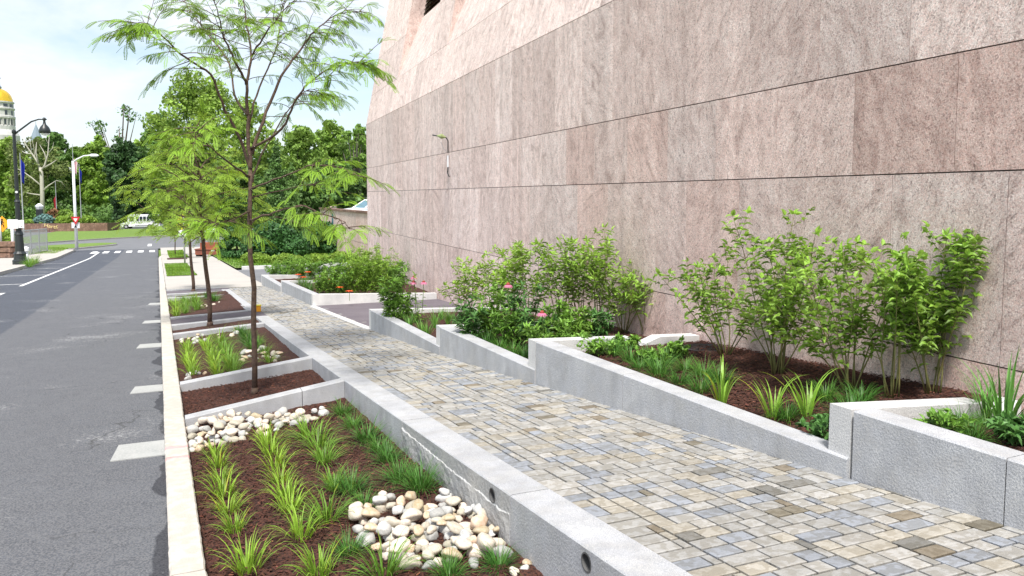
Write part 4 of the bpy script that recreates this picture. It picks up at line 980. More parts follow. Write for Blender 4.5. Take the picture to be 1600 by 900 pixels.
def shrub(name, h, spread, nst, seed, label, cat, loc, lean=(0, 0), leafL=.066, leafW=.036, dens=1.0, m='dogwood', sm='twig', group=None, start=.25, stemr=.006, sidel=.27):
    rg = random.Random(seed); e = empty(name, loc, 0, label, cat, group); sb = MB(); lb_ = MB()
    for i in range(nst):
        az = 2 * pi * i / nst + rg.uniform(-.5, .5); hh = h * rg.uniform(.55, 1.0) if i else h; sp = spread * rg.uniform(.2, 1.0) * (1.0 if i else .2)
        pts = []; wob = Vector((rg.uniform(-1, 1), rg.uniform(-1, 1), 0)) * .025
        for k in range(9):
            t = k / 8; pts.append(Vector((cos(az) * (.03 + sp * t ** 1.1) + lean[0] * t * h, sin(az) * (.03 + sp * t ** 1.1) + lean[1] * t * h, hh * (t - .06 * t * t))) + wob * sin(t * 7 + i))
        sb.tube(pts, [stemr * (1 - .75 * k / 8) for k in range(9)], 5)
        def leaves(P, d, n_, spacing):
            pass
        nn = int(10 * dens * hh / .9) + 3
        for j in range(nn):
            t = start + (1 - start) * (j + rg.random()) / nn; f = t * 8; i0 = min(int(f), 7); p = pts[i0].lerp(pts[i0 + 1], f - i0); d = (pts[i0 + 1] - pts[i0]).normalized()
            a0 = rg.uniform(0, 2 * pi)
            twig = rg.random() < .42 and t < .93
            for s in (0, pi):
                a = a0 + s; o = Vector((cos(a), sin(a), 0)); o = (o - d * o.dot(d)).normalized()
                if twig:
                    tl = sidel * rg.uniform(.4, 1.1) * (1.15 - t * .6); td = (o * .8 + d * .75).normalized(); q = p.copy(); tp = [q.copy()]
                    for m_ in range(4): 
                        q = q + td * tl / 4; td = (td + UPV * .12).normalized(); tp.append(q.copy())
                        for s2 in (-1, 1):
                            if rg.random() < .9 * min(1, dens):
                                sd = td.cross(UPV); sd = sd.normalized() if sd.length > .01 else Vector((1, 0, 0))
                                ld = (sd * s2 + td * .7 + UPV * rg.uniform(-.5, .2)).normalized()
                                leaf(lb_, q, ld, UPV + rnd_dir(rg) * .4, leafL * rg.uniform(.6, 1.15), leafW * rg.uniform(.75, 1.15), k=rg.choice([.45, .65, .85, 1, 1.2, 1.4]), droop=rg.uniform(.15, .6))
                    sb.tube(tp, [stemr * .4, stemr * .3, stemr * .25, stemr * .2, stemr * .15], 4, False)
                    leaf(lb_, q, td, UPV + rnd_dir(rg) * .4, leafL * rg.uniform(.6, 1), leafW * .9, k=rg.choice([1, 1.3, 1.5]), droop=.3)
                else:
                    leaf(lb_, p, (o + d * .4 + UPV * rg.uniform(-.5, .3)), UPV + rnd_dir(rg) * .4, leafL * rg.uniform(.7, 1.2), leafW * rg.uniform(.8, 1.2), k=rg.choice([.6, .8, 1, 1.2]), droop=rg.uniform(.2, .6))
        for _ in range(4): leaf(lb_, pts[-1], rnd_dir(rg) + UPV * .5, rnd_dir(rg), leafL * rg.uniform(.6, 1), leafW * .8, k=rg.choice([1, 1.3, 1.5]))
    sb.build('stem', M[sm], e, smooth=True); lb_.build('foliage', M[m], e, color=True)
    return e
def shrub_px(px, py, top, zf, width, **kw):
    p = at(px, py, zf); z = zf(p.x, p.y); h = zpix(p.x, p.y, top) - z
    depth = (Vector((p.x, p.y, z)) - EYE).dot(FW); sp = width / 2 * depth / FPX
    return shrub(kw.pop('name', 'dogwood_shrub'), h, sp * 1.15, loc=(p.x, p.y, z), **kw)
# shrubs in the long planter
shrub_px(1132, 556, 388, zQ, 165, nst=9, seed=1, label='young dogwood shrub leaning left, just behind the round drain cover', cat='shrub', lean=(-.10, .06), dens=.8)
shrub_px(1214, 585, 318, zQ, 190, nst=12, seed=12, label='tallest thin dogwood shrub, with its tip highest up on the stone wall', cat='shrub', dens=.95)
shrub_px(1330, 612, 362, zQ, 180, nst=10, seed=3, label='dogwood shrub second from the right, above the dark leafy herb', cat='shrub', dens=.9, lean=(-.05, .05))
shrub_px(1455, 616, 352, zQ, 175, nst=10, seed=4, label='rightmost dogwood shrub, behind the corner of the tallest planter wall', cat='shrub', dens=1.05)
shrub_px(1395, 622, 392, zQ, 120, nst=6, seed=6, label='thin dogwood shrub between the two rightmost ones, stems bare below', cat='shrub', dens=.8, start=.4)
# shrubs in the two planters behind
lab = ['light shrub directly right of the post head, rear', 'light shrub just left of the tallest middle one, rear', 'leafy shrub at the left end of the planted row against the stone wall', 'shrub in front of the dark rounded post head', 'dense shrub just right of the dark rounded post head',
       'dense shrub left of the tallest one in the middle planters', 'tallest shrub of the middle planters, tip pointed', 'loose shrub with bare lower stems right of the tallest middle one', 'small sparse shrub at the right end of the middle planters']
for i, (px, py, tp, w, zf) in enumerate([(800, 508, 380, 80, zR), (905, 516, 366, 80, zR), (728, 498, 402, 75, zS), (772, 503, 385, 90, zS), (830, 512, 372, 95, zR), (880, 514, 368, 90, zR), (938, 522, 345, 90, zR), (975, 520, 402, 90, zR), (1008, 524, 400, 60, zR)]):
    shrub_px(px, py, tp, zf, w, nst=8, seed=20 + i, label=lab[i], cat='shrub', dens=.72, leafL=.085, leafW=.030, start=.36)
# herbs
def herb(px, py, top, zf, width, seed, label, m='peren', dens=1.2, nst=8, name='leafy_perennial', leafL=.08, leafW=.028):
    return shrub_px(px, py, top, zf, width, nst=nst, seed=seed, label=label, cat='plant', dens=dens, m=m, sm='stem', leafL=leafL, leafW=leafW, start=.08, sidel=.07, name=name, stemr=.004)

M['herb_dark'] = mat('herb_dark_leaf', (.08, .19, .045), .5, tint=True, translucent=.2)
herb(1296, 692, 652, zQ, 62, 50, 'low dark green leafy herb at the near end of the long planter', m='herb_dark', leafL=.055)
herb(1590, 695, 655, zP, 60, 51, 'dark leafy herb at the right edge in the nearest planter', m='herb_dark', leafL=.055)
herb(1480, 680, 645, zP, 50, 52, 'small leafy herb among the grass in the nearest planter', m='peren', leafL=.05)
for i, (x, y, t) in enumerate([(905, 545, 525), (935, 556, 532), (960, 548, 528), (985, 545, 528), (1015, 570, 545), (1055, 560, 530)]):
    herb(x, y, t, zQ, 40, 55 + i, ['bright', 'spreading', 'small', 'round', 'dense', 'loose'][i] + ' low perennial, %s from the left at the notched wall corner' % ORD[i], leafL=.05, dens=1)
for i, (x, y, t, w) in enumerate([(735, 535, 462, 46), (765, 532, 440, 46), (800, 540, 475, 46), (838, 545, 482, 46), (872, 540, 470, 50), (905, 535, 480, 44), (935, 532, 485, 44), (850, 560, 505, 60), (888, 553, 500, 50), (810, 520, 440, 60)]):
    herb(x, y, t, zR, w, 70 + i, 'tall perennial, %s from the left before the middle shrubs' % ORD[i] if i < 7 else 'leafy green perennial %s in the coneflower planter' % ['close to the wall below the pink flower', 'at the right near corner', 'behind the taller stems at left'][i - 7], m='peren' if i % 3 else 'herb_dark', leafL=.085)
for i, (x, y, t, w) in enumerate([(612, 503, 428, 24), (630, 505, 420, 28)]):
    herb(x, y, t, zS, w, 90 + i, 'tall upright perennial %s at the plaza corner planter' % ['on the left', 'with many buds on the right'][i], leafL=.09)
# coneflowers
def coneflower(px, py, fx, fy, zf, seed, label, pale=False):
    p = at(px, py, zf); z = zf(p.x, p.y); depth = (p - EYE).dot(FW); q = EYE + ray(fx, fy) * (depth - .05); o = Vector((p.x, p.y, z)); h = q - o
    e = empty('coneflower', tuple(o), 0, label, 'flower'); rg = random.Random(seed); mb = MB(); pts = [Vector((0, 0, 0)), h * .5 + Vector((.01, .01, 0)), h]
    mb.tube(pts, .004, 6); mb.build('stem', M['stem'], e)
    mb = MB()
    for k in range(12):
        t = .08 + .8 * k / 12; a = k * 2.4; pp = h * t; leaf(mb, pp, Vector((cos(a), sin(a), .1)), UPV, .11 * (1.1 - t), .028, k=rg.choice([.8, 1, 1.2]))
    mb.build('foliage', M['peren'], e, color=True)
    mb = MB(); 
    for k in range(14):
        a = 2 * pi * k / 14; d = Vector((cos(a), sin(a), 0)); s = Vector((-sin(a), cos(a), 0)) * .009
        b = h + d * .016; m_ = h + d * .036 + Vector((0, 0, -.006)); t = h + d * .05 + Vector((0, 0, -.028))
        mb.add([b - s * .6, b + s * .6, m_ + s, t + s * .5, t - s * .5, m_ - s], [(0, 1, 2, 5), (5, 2, 3, 4)])
    mb.build('petals', M['petal_pink'], e)
    mb = MB(); mb.lathe([(.017, -.006), (.022, .004), (.018, .016), (.009, .024), (.001, .026)], 12, tuple(h)); mb.build('cone', M['cone_red'], e, smooth=True)
coneflower(850, 560, 847, 489, zR, 1, 'large pink coneflower with a dark cone, leaning over the planter in the middle')
coneflower(795, 540, 794, 445, zR, 2, 'pale pink coneflower among the leaves left of the larger one')
coneflower(650, 503, 647, 433, zS, 3, 'tall coneflower at the plaza corner, left of its pair')
coneflower(658, 503, 662, 441, zS, 4, 'coneflower right of its pair in front of the stone wall')
coneflower(655, 505, 646, 441, zS, 5, 'slightly lower coneflower under the left one of the plaza corner')
# far planters: mass of perennials with orange and white flowers
k = 0
spots = []
for (x, y, t, w) in [(503, 458, 418, 34), (518, 461, 414, 34), (535, 461, 408, 38), (552, 461, 400, 40), (570, 461, 394, 42), (587, 461, 390, 44), (605, 461, 390, 42), (622, 461, 402, 38), (525, 444, 402, 36), (545, 446, 396, 38), (566, 446, 388, 40), (588, 447, 384, 42), (608, 446, 384, 42), (505, 441, 404, 30), (428, 431, 412, 24), (440, 433, 404, 28), (456, 433, 402, 30), (472, 434, 403, 30), (486, 435, 404, 30), (450, 428, 400, 30), (470, 428, 400, 30), (560, 438, 386, 36), (585, 438, 384, 38)]:
    spots.append((x, y, t, w))
desc = ['at the far left corner', 'left of the orange blooms', 'beside the left orange blooms', 'behind the left orange blooms', 'between the two groups of orange blooms', 'before the middle orange blooms', 'at the lower orange blooms', 'right of the lower orange blooms', 'with fine willowy leaves', 'with bright willowy leaves', 'with yellowish top', 'before the pale stone wall', 'at the right end']
for i, (x, y, t, w) in enumerate(spots):
    y2 = y + 0
    herb(x, y2, t + R_.uniform(-9, 12), zT if y >= 436 else zU, w, 120 + i, 'bushy perennial %s, %s of the far planters' % (desc[i % 13], 'front part' if i < 13 else 'rear part'), m='dogwood' if i in (3, 4, 5, 6, 10, 11, 12, 21, 22) else 'peren', leafL=.10, leafW=.024, dens=1.15, nst=9)
row([(484, 454), (478, 448), (471, 443), (480, 441)], CD, zT, 'fine green grass', 'the far planter corner', 1.7)
def blossoms(pts, zf, m, label0):
    for i, (x, y) in enumerate(pts):
        p = at(x, max(y + 14, 452), zf); depth = (p - EYE).dot(FW); q = EYE + ray(x, y) * depth; o = Vector((q.x, q.y, zf(q.x, q.y)))
        e = empty('lily_flower', tuple(o), 0, '%s, %s from the left' % (label0, ORD[i]), 'flower', label0 + 's'); h = q - o
        mb = MB(); mb.tube([(0, 0, 0), h], .005, 5); mb.build('stem', M['stem'], e)
        mb = MB()
        for k in range(6):
            a = k * pi / 3; d = Vector((cos(a), sin(a), .5)); leaf(mb, h, d, UPV, .085, .04, droop=.35)
        mb.build('petals', M[m], e)
blossoms([(466, 430), (474, 434), (481, 426), (518, 438), (524, 444), (531, 450), (536, 440), (546, 456)], zT, 'petal_orange', 'orange lily bloom in the far planter')
blossoms([(545, 418), (588, 440), (602, 452), (570, 436)], zT, 'petal_white', 'small white bloom in the far planter')

# ------------------------------------------------------------------ honey locusts
def frond(mb, p, d, L_, rg, n=9, lw=.011, ll=.026, k=1.0):
    d = d.normalized(); side = d.cross(UPV); side = side.normalized() if side.length > .05 else Vector((1, 0, 0)); q = Vector(p); st = L_ / n
    roll = rg.uniform(-.5, .5)
    for i in range(n):
        q = q + d * st; d = (d + Vector((0, 0, -.07))).normalized(); nrm = side.cross(d)
        s = (side * cos(roll) + nrm * sin(roll)); f = (1 - .45 * abs(2 * i / n - .9)); mb.cc = (k, k, k * .9, 1)
        for sg in (-1, 1):
            a = (s * sg + d * .35 + Vector((0, 0, -.15))).normalized() * ll * f; w = d * lw * .5
            mb.add([q, q + a * .5 - w, q + a, q + a * .5 + w], [(0, 1, 2, 3)])
def locust(name, base, trunk, limbs, seed, label, nfr, ll, twigL=(.25, .6), dens=1.0, tr=(.05, .03), t0=.35, frL=.17, fn=9, leafm='locust', limr=.020):
    rg = random.Random(seed); e = empty(name, tuple(base), 0, label, 'tree'); o = Vector(base)
    mb = MB(); tp = [Vector(p) - o for p in trunk]; n = len(tp)
    mb.tube(tp, [tr[0] + (tr[1] - tr[0]) * i / (n - 1) for i in range(n)], 9); mb.lathe([(tr[0] * 1.5, -.02), (tr[0] * 1.05, .06)], 9, (0, 0, 0)); mb.build('trunk', M['bark'], e, smooth=True)
    br = MB(); fo = MB(); twigs = []
    for lm in limbs:
        pts = [Vector(p) - o for p in lm[0]]; r0 = lm[1]; dl = lm[2] if len(lm) > 2 else 1
        # resample smooth
        P = []
        for i in range(len(pts) - 1):
            p0, p1, p2, p3 = pts[max(i - 1, 0)], pts[i], pts[i + 1], pts[min(i + 2, len(pts) - 1)]
            for k in range(5):
                t = k / 5; P.append(.5 * ((2 * p1) + (p2 - p0) * t + (2 * p0 - 5 * p1 + 4 * p2 - p3) * t * t + (3 * p1 - p0 - 3 * p2 + p3) * t ** 3))
        P.append(pts[-1]); m_ = len(P); P = [p + rnd_dir(rg) * .008 for p in P]
        br.tube(P, [max(.003, r0 * (1 - .85 * i / (m_ - 1))) for i in range(m_)], 6)
        Ln = sum((P[i + 1] - P[i]).length for i in range(m_ - 1)); nt = int(Ln * 9 * dens * dl)
        for _ in range(nt):
            t = t0 + (1 - t0) * rg.random() ** .8; f = t * (m_ - 1); i = min(int(f), m_ - 2); p = P[i].lerp(P[i + 1], f - i); d = (P[i + 1] - P[i]).normalized()
            td = (rnd_dir(rg) * .9 + d * .6); td.z = td.z * .45 + .05; td.normalize(); tl = rg.uniform(*twigL) * (1.1 - .4 * t)
            q = p.copy(); tps = [q.copy()]
            for j in range(6):
                q = q + td * tl / 6; td = (td + Vector((0, 0, -.07)) + rnd_dir(rg) * .12).normalized(); tps.append(q.copy())
                for s2 in ((-1, 1) if fn > 6 else (-1, 1)):
                    if j < 1 or rg.random() < .25: continue
                    sd = td.cross(UPV); sd = sd.normalized() if sd.length > .01 else Vector((1, 0, 0))
                    fd = sd * s2 * rg.uniform(.5, 1) + td * .8 + Vector((0, 0, rg.uniform(-.35, .35)))
                    frond(fo, q, fd, frL * rg.uniform(.6, 1.15), rg, fn, ll * .42, ll, rg.choice([.6, .75, .9, 1, 1.1, 1.25]))
            frond(fo, q, td, frL, rg, fn, ll * .42, ll, 1.2)
            br.tube(tps, [.0045, .004, .0035, .003, .0025, .002, .0015], 4, False)
    br.build('branches', M['bark'], e, smooth=True); fo.build('crown', M[leafm], e, color=True)
    return e
def PT(px, py, depth): return EYE + ray(px, py) * depth
def tree_one():
    b = at(398, 615, zsoil); b.z = zsoil(b.x, b.y); D = (b - EYE).dot(FW)
    q = lambda x, y, dd=0: PT(x, y, D + dd)
    trunk = [b, q(398, 560), q(396, 500), q(397, 450), q(391, 400), q(390, 360), q(390, 330), q(391, 300), q(391, 265)]
    L = []
    def lm(r, dens, *pts): L.append(([q(*p) for p in pts], r, dens))
    lm(.022, .55, (391, 268), (388, 200, 0), (386, 128, .1), (392, 80, .2), (384, 30, .2), (378, -40, .3))
    lm(.017, .6, (391, 262), (376, 220, -.1), (352, 172, -.3), (328, 116, -.5), (292, 92, -.7), (256, 60, -.9), (232, 42, -1.0), (200, 34, -1.1))
    lm(.015, .6, (386, 132, .1), (370, 100, -.1), (352, 64, -.2), (342, 26, -.4), (330, -20, -.5))
    lm(.014, .5, (386, 180), (366, 150, .4), (358, 100, .7), (330, 60, .9), (300, 20, 1.1), (280, -10, 1.2))
    lm(.018, .6, (394, 240), (416, 176, .2), (440, 120, .3), (468, 80, .5), (492, 48, .6), (530, 22, .8), (570, 18, .9))
    lm(.014, .6, (394, 232), (440, 200, -.3), (464, 152, -.5), (500, 116, -.6), (544, 100, -.7), (566, 98, -.8))
    lm(.013, .5, (388, 200, .1), (400, 150, .5), (430, 80, .8), (440, 30, 1), (452, -20, 1.1))
    lm(.012, .5, (392, 90, .2), (410, 60, 0), (440, 20, -.2), (470, -10, -.3))
    lm(.012, .45, (391, 290), (410, 240, .6), (446, 180, 1.0), (480, 140, 1.3), (505, 150, 1.5))
    lm(.010, .24, (391, 296), (440, 276, -.4), (490, 258, -.7), (530, 262, -.9), (562, 276, -1.1))
    lm(.010, .24, (390, 344), (430, 332, -.5), (470, 322, -.8), (505, 335, -1), (535, 345, -1.2), (548, 358, -1.2))
    lm(.012, .5, (391, 276), (352, 250, -.5), (325, 225, -.8), (306, 196, -1))
    lm(.008, .25, (390, 350), (415, 335, .5), (450, 345, .8), (480, 350, 1))
    lm(.008, .25, (390, 310), (430, 300, .6), (480, 290, .9), (520, 300, 1.1))
    lm(.010, .5, (390, 330), (360, 345, -.6), (330, 350, -.9))
    locust('honey_locust_tree', b, trunk, L, 5, 'nearest slender young honey locust with dark trunk and airy feathery crown', 0, .027, (.18, .55), 2.9, (.028, .019), .40, .15, 11, leafm='locust_d')
tree_one()
def tree_gen(px, py, zf, ytop, ycrown, width, seed, label, nl, dens, ll, tr, lean=0, frL=.2):
    b = at(px, py, zf); b.z = zf(b.x, b.y); D = (b - EYE).dot(FW); rg = random.Random(seed); sp = width / 2 * D / FPX
    zt, zc = zpix(b.x, b.y, ytop), zpix(b.x, b.y, ycrown); H = zt - zc
    trunk = [b + Vector((lean * t * t + .012 * sin(t * 9 + seed), .01 * cos(t * 7), (zc + H * .25 - b.z) * t)) for t in [i / 8 for i in range(9)]]
    top = trunk[-1]; L = [([top, top + Vector((.05, 0, H * .25)), top + Vector((-.05, .05, H * .5)), top + Vector((.0, 0, H * .72))], tr[1] * .8, 1.2)]
    for i in range(nl):
        f = i / nl; st = trunk[-1] + Vector((0, 0, -H * .22 + H * .6 * f)); a = i * 2.4 + rg.uniform(-.3, .3); s = sp * (1.05 - .5 * f ** 2) * rg.uniform(.75, 1.05); rise = H * rg.uniform(.02, .24) * (1 - .5 * f) + H * .06
        d = Vector((cos(a), sin(a), 0)); L.append(([st, st + d * s * .35 + Vector((0, 0, rise * .6)), st + d * s * .7 + Vector((0, 0, rise)), st + d * s + Vector((0, 0, rise * .85))], tr[1] * .5, 1))
    return locust('honey_locust_tree', b, trunk, L, seed, label, 0, ll, (.25, .6), dens, tr, .15, frL, 6)
tree_gen(328, 508, zsoil, 192, 375, 190, 31, 'second young honey locust, dense yellow-green crown behind the nearest one', 26, 1.0, .048, (.04, .03), -.12)
tree_gen(302, 455, zsoil, 262, 385, 105, 32, 'third young honey locust, small crown over the yellow sign', 16, .55, .06, (.045, .03), -.1)
tree_gen(289, 403, zkerb, 335, 380, 50, 33, 'tiny honey locust sapling on the verge, right one of two', 9, .5, .10, (.04, .03), 0, .3)
tree_gen(274, 398, zkerb, 330, 376, 60, 34, 'tiny honey locust sapling on the verge, left one of two', 9, .5, .10, (.04, .03), 0, .3)

# ------------------------------------------------------------------ background foliage
def crown_mb(mb, lobes, n, ls, rg, inner=.25, aspect=.6, down=.0):
    tot = sum(r * r for *_, r in lobes); cum = []
    for l in lobes: cum.append((cum[-1] if cum else 0) + l[3] ** 2 / tot)
    ks = [rg.uniform(.72, 1.28) for _ in lobes]
    for _ in range(n):
        u = rg.random(); i = 0
        while cum[i] < u and i < len(lobes) - 1: i += 1
        cx_, cy_, cz_, r = lobes[i]; d = rnd_dir(rg); rr = r * (rg.uniform(.82, 1.08) if rg.random() > inner else rg.uniform(.3, .85))
        p = Vector((cx_ + d.x * rr, cy_ + d.y * rr, cz_ + d.z * rr * .82)); nn = (d + rnd_dir(rg) * .9).normalized(); a = nn.cross(rnd_dir(rg))
        if a.length < .05: continue
        a.normalize(); b = nn.cross(a); s = ls * rg.uniform(.5, 1.2); k = ks[i] * rg.choice([.75, .9, 1, 1.1, 1.3]); mb.cc = (k, k, k * .95, 1)
        a = a * s; b = b * s * aspect
        mb.add([p - a, p - b, p + a, p + b], [(0, 1, 2, 3)])
def bgtree(px, ytop, width, depth, m, seed, label, n=7000, ls=.4, bark='bark_grey', trunkf=.25, nlobe=26, name='broadleaf_tree', round_=.5, ybot=None, sparse=False):
    rg = random.Random(seed); c = PT(px, 330, depth); X, Y = c.x, c.y; zb = gz(Y); zt = zpix(X, Y, ytop); H = zt - zb; sp = width / 2 * depth / FPX
    e = empty(name, (X, Y, zb), 0, label, 'tree'); lobes = []
    lo = H * trunkf
    if sparse:
        for i in range(nlobe):
            t = (i + rg.random()) / nlobe; z = lo + (H - lo) * t; a = rg.uniform(0, 2 * pi); r = sp * rg.uniform(.12, .24); R1 = sp * (.35 + .6 * sin(pi * min(1, t * .9))) * sqrt(rg.random())
            lobes.append((R1 * cos(a), R1 * sin(a), min(z, H - r), r))
    else:
        cz, hz = (lo + H) / 2, (H - lo) / 2
        for i in range(nlobe):
            t = -1 + 2 * (i + rg.random()) / nlobe; r = min(sp, hz) * rg.uniform(.26, .40); env = sqrt(max(.05, 1 - abs(t * .95) ** 2.4)); a = i * 2.4 + rg.uniform(-.6, .6)
            R1 = max(0, sp * env - r) * (rg.uniform(.55, 1) if i % 4 else .15); lobes.append((R1 * cos(a), R1 * sin(a), cz + max(-1, min(1, t)) * (hz - r * .8), r))
    mb = MB(); wx = rg.uniform(-.3, .3); tk = [Vector((wx * t * 2, 0, H * .8 * t)) for t in (0, .15, .3, .5, .75, 1)]; r0 = max(.2, H * .022)
    mb.tube(tk, [r0 * 1.2, r0, r0 * .85, r0 * .6, r0 * .35, r0 * .12], 8)
    mb.build('trunk', M[bark], e, smooth=True)
    lb_ = MB()
    for l in lobes[::2 if not sparse else 1]:
        t = max(.15, min(.8, l[2] / H * .62)); s = Vector((wx * t * 2, 0, H * .8 * t)); q = Vector(l[:3]); mid = s.lerp(q, .5) + Vector((0, 0, -.04 * H)); lb_.tube([s, mid, q, q + (q - mid) * .15], [r0 * .4, r0 * .22, r0 * .08, r0 * .03], 5)
        if sparse:
            for _ in range(5):
                d = rnd_dir(rg); d.z = abs(d.z); lb_.tube([q, q + d * l[3] * .6, q + d * l[3] * 1.1], [r0 * .08, r0 * .05, r0 * .02], 4)
    lb_.build('limbs', M[bark], e, smooth=True)
    if not sparse:
        sub = []
        for (a, b, c_, r) in lobes:
            for _ in range(8):
                d = rnd_dir(rg); q = r * .72; sub.append((a + d.x * q, b + d.y * q, min(c_ + d.z * q, H), r * rg.uniform(.26, .46)))
        lobes = sub + [(a, b, c_, r * .72) for a, b, c_, r in lobes[::2]]
    mb = MB(); crown_mb(mb, lobes, n, ls, rg, .15); mb.build('crown', M[m], e, color=True)
    return e
bg = [
 (-25, 215, 110, 235, 'leaf_mid', 'green tree at the left edge behind the gilded dome street end'),
 (22, 214, 80, 225, 'leaf_mid', 'green tree directly below the gilded dome'),
 (92, 203, 66, 232, 'leaf_dark', 'darker rounded tree right of the bell-shaped street lamp'),
 (70, 215, 70, 240, 'leaf_mid', 'green tree behind the pale-limbed sycamore'),
 (122, 228, 56, 240, 'leaf_mid', 'tree behind the striped flag'),
 (152, 212, 82, 215, 'leaf_yel', 'light yellow-green tree right of the white street light'),
 (200, 214, 96, 165, 'leaf_vdark', 'very dark dense tree behind the shuttle bus'),
 (245, 200, 90, 190, 'leaf_mid', 'tree between the very dark tree and the large tree'),
 (318, 105, 200, 118, 'leaf_mid', 'largest rounded tree, its top behind the nearest honey locust'),
 (262, 170, 100, 128, 'leaf_dark', 'dark tree at the left flank of the largest tree'),
 (388, 150, 120, 125, 'leaf_mid', 'tree right behind the trunk of the nearest honey locust'),
 (470, 190, 120, 112, 'leaf_mid', 'rounded tree in the gap left of the stone building'),
 (524, 186, 90, 120, 'leaf_mid', 'thin-topped tree near the stone building edge'),
 (566, 200, 66, 128, 'leaf_mid', 'tree touching the stone building edge'),
 (440, 262, 110, 90, 'leaf_dark', 'dark low tree behind the clipped yews'),
 (520, 250, 120, 92, 'leaf_dark', 'dark tree behind the parked white cars'),
 (590, 240, 80, 100, 'leaf_dark', 'dark tree mostly hidden by the building edge'),
 (360, 240, 120, 100, 'leaf_dark', 'dark tree low behind the second honey locust'),
]
for i, (px, yt, w, d, m, lab) in enumerate(bg):
    bgtree(px, yt, w, d, m, 300 + i, lab, n=int(11000 * (1.8 if w > 150 else 1)), ls=.0027 * d if d > 150 else .30, trunkf=.03 if w < 200 else .12)
bgtree(190, 163, 84, 222, 'leaf_dark', 401, 'thin half-bare tree rising above the very dark tree', n=420, ls=.5, bark='bark', sparse=True, nlobe=18, trunkf=.55)
bgtree(560, 192, 60, 105, 'leaf_mid', 402, 'sparse thin tree top next to the stone building edge', n=1600, ls=.25, sparse=True, nlobe=20, trunkf=.4)
# narrow dark conifers
for i, (px, yt, w, d) in enumerate([(432, 213, 30, 78), (455, 248, 28, 76)]):
    rg = random.Random(500 + i); c = PT(px, 330, d); X, Y = c.x, c.y; zb = gz(Y); H = zpix(X, Y, yt) - zb; sp = w / 2 * d / FPX
    e = empty('conifer_tree', (X, Y, zb), 0, ['tall narrow dark conifer right of the nearest trunk', 'shorter narrow dark conifer beside the tall one'][i], 'tree')
    mb = MB(); mb.tube([(0, 0, 0), (0, 0, H * .9)], [.14, .03], 7); mb.build('trunk', M['bark'], e)
    mb = MB(); crown_mb(mb, [(rg.uniform(-.2, .2) * sp, rg.uniform(-.2, .2) * sp, H * (.08 + .86 * t), sp * (1 - t ** 2.2 * .75) * rg.uniform(.8, 1)) for t in [k / 16 for k in range(17)]], 6000, .14, rg); mb.build('crown', M['leaf_dark'], e, color=True)
# sycamore with pale limbs
def sycamore():
    D = 200; b = PT(66, 330, D); b = Vector((b.x, b.y, gz(b.y))); o = b; q = lambda x, y, dd=0: PT(x, y, D + dd) - o
    e = empty('sycamore_tree', tuple(b), 0, 'pale-limbed sycamore with thin leaves behind the black lamp post', 'tree'); mb = MB()
    base = Vector((0, 0, 0))
    mb.tube([base, q(66, 300), q(65, 272), q(63, 262)], [.62, .5, .45, .4], 9); mb.build('trunk', M['bark_white'], e, smooth=True)
    mb = MB()
    for pts, r in (([(64, 266), (58, 252), (50, 240), (40, 226), (35, 214)], .3), ([(64, 268), (70, 258), (75, 240), (76, 225), (77, 212)], .3), ([(60, 256), (56, 238), (57, 222)], .28), ([(72, 250), (70, 240), (62, 226)], .22), ([(70, 262), (80, 256), (88, 250)], .3), ([(64, 290), (50, 278), (36, 268), (24, 262)], .22), ([(58, 252), (54, 244), (53, 230), (50, 218)], .12), ([(75, 240), (82, 232), (84, 222)], .12), ([(50, 240), (48, 228), (46, 214)], .12), ([(76, 226), (72, 218), (70, 208)], .08), ([(40, 270), (30, 272), (20, 280)], .1), ([(88, 282), (96, 284), (102, 292)], .08), ([(66, 300), (76, 290), (88, 282)], .3), ([(50, 240), (42, 240), (34, 236)], .2), ([(64, 305), (50, 303), (36, 300)], .22)):
        mb.tube([q(*p) for p in pts], [r * (1 - .8 * i / (len(pts) - 1)) for i in range(len(pts))], 6)
    mb.build('limbs', M['bark_white'], e, smooth=True); rg = random.Random(8); mb = MB(); lobes = []
    for _ in range(34):
        p = q(rg.uniform(22, 100), rg.uniform(215, 315), rg.uniform(1, 7)); lobes.append((p.x, p.y, p.z, rg.uniform(1.4, 2.6)))
    crown_mb(mb, lobes, 3600, .45, rg, .5); mb.build('crown', M['leaf_syc'], e, color=True)
M['leaf_syc'] = mat('leaf_sycamore', (.15, .19, .06), .7, tint=True, translucent=.3)
sycamore()
# far wood closing the view
def strip_wood(name, pts, n, ls, hmin, hmax, m, seed, label=None):
    rg = random.Random(seed); lobes = []
    for (px, d), (px2, d2) in zip(pts, pts[1:]):
        a, b = PT(px, 330, d), PT(px2, 330, d2); L_ = (b - a).length; k = int(L_ / 3) + 1
        for i in range(k):
            p = a.lerp(b, i / k); z = gz(p.y); h = rg.uniform(hmin, hmax)
            for zz in frange(1, h, 2.5): lobes.append((p.x + rg.uniform(-2, 2), p.y + rg.uniform(-2, 2), z + zz, rg.uniform(1.8, 2.8)))
    mb = MB(); crown_mb(mb, lobes, n, ls, rg, .1); o = mb.build(name, M[m], color=True); o['kind'] = 'stuff'; return o
strip_wood('far_wood', [(-200, 290), (0, 262), (150, 262), (300, 250), (420, 190), (620, 150), (760, 170)], 42000, .8, 11, 17, 'leaf_dark', 9)
strip_wood('undergrowth', [(-120, 236), (0, 226), (120, 222), (190, 195), (280, 190), (420, 150)], 16000, .45, 1.5, 4.0, 'leaf_dark', 10)
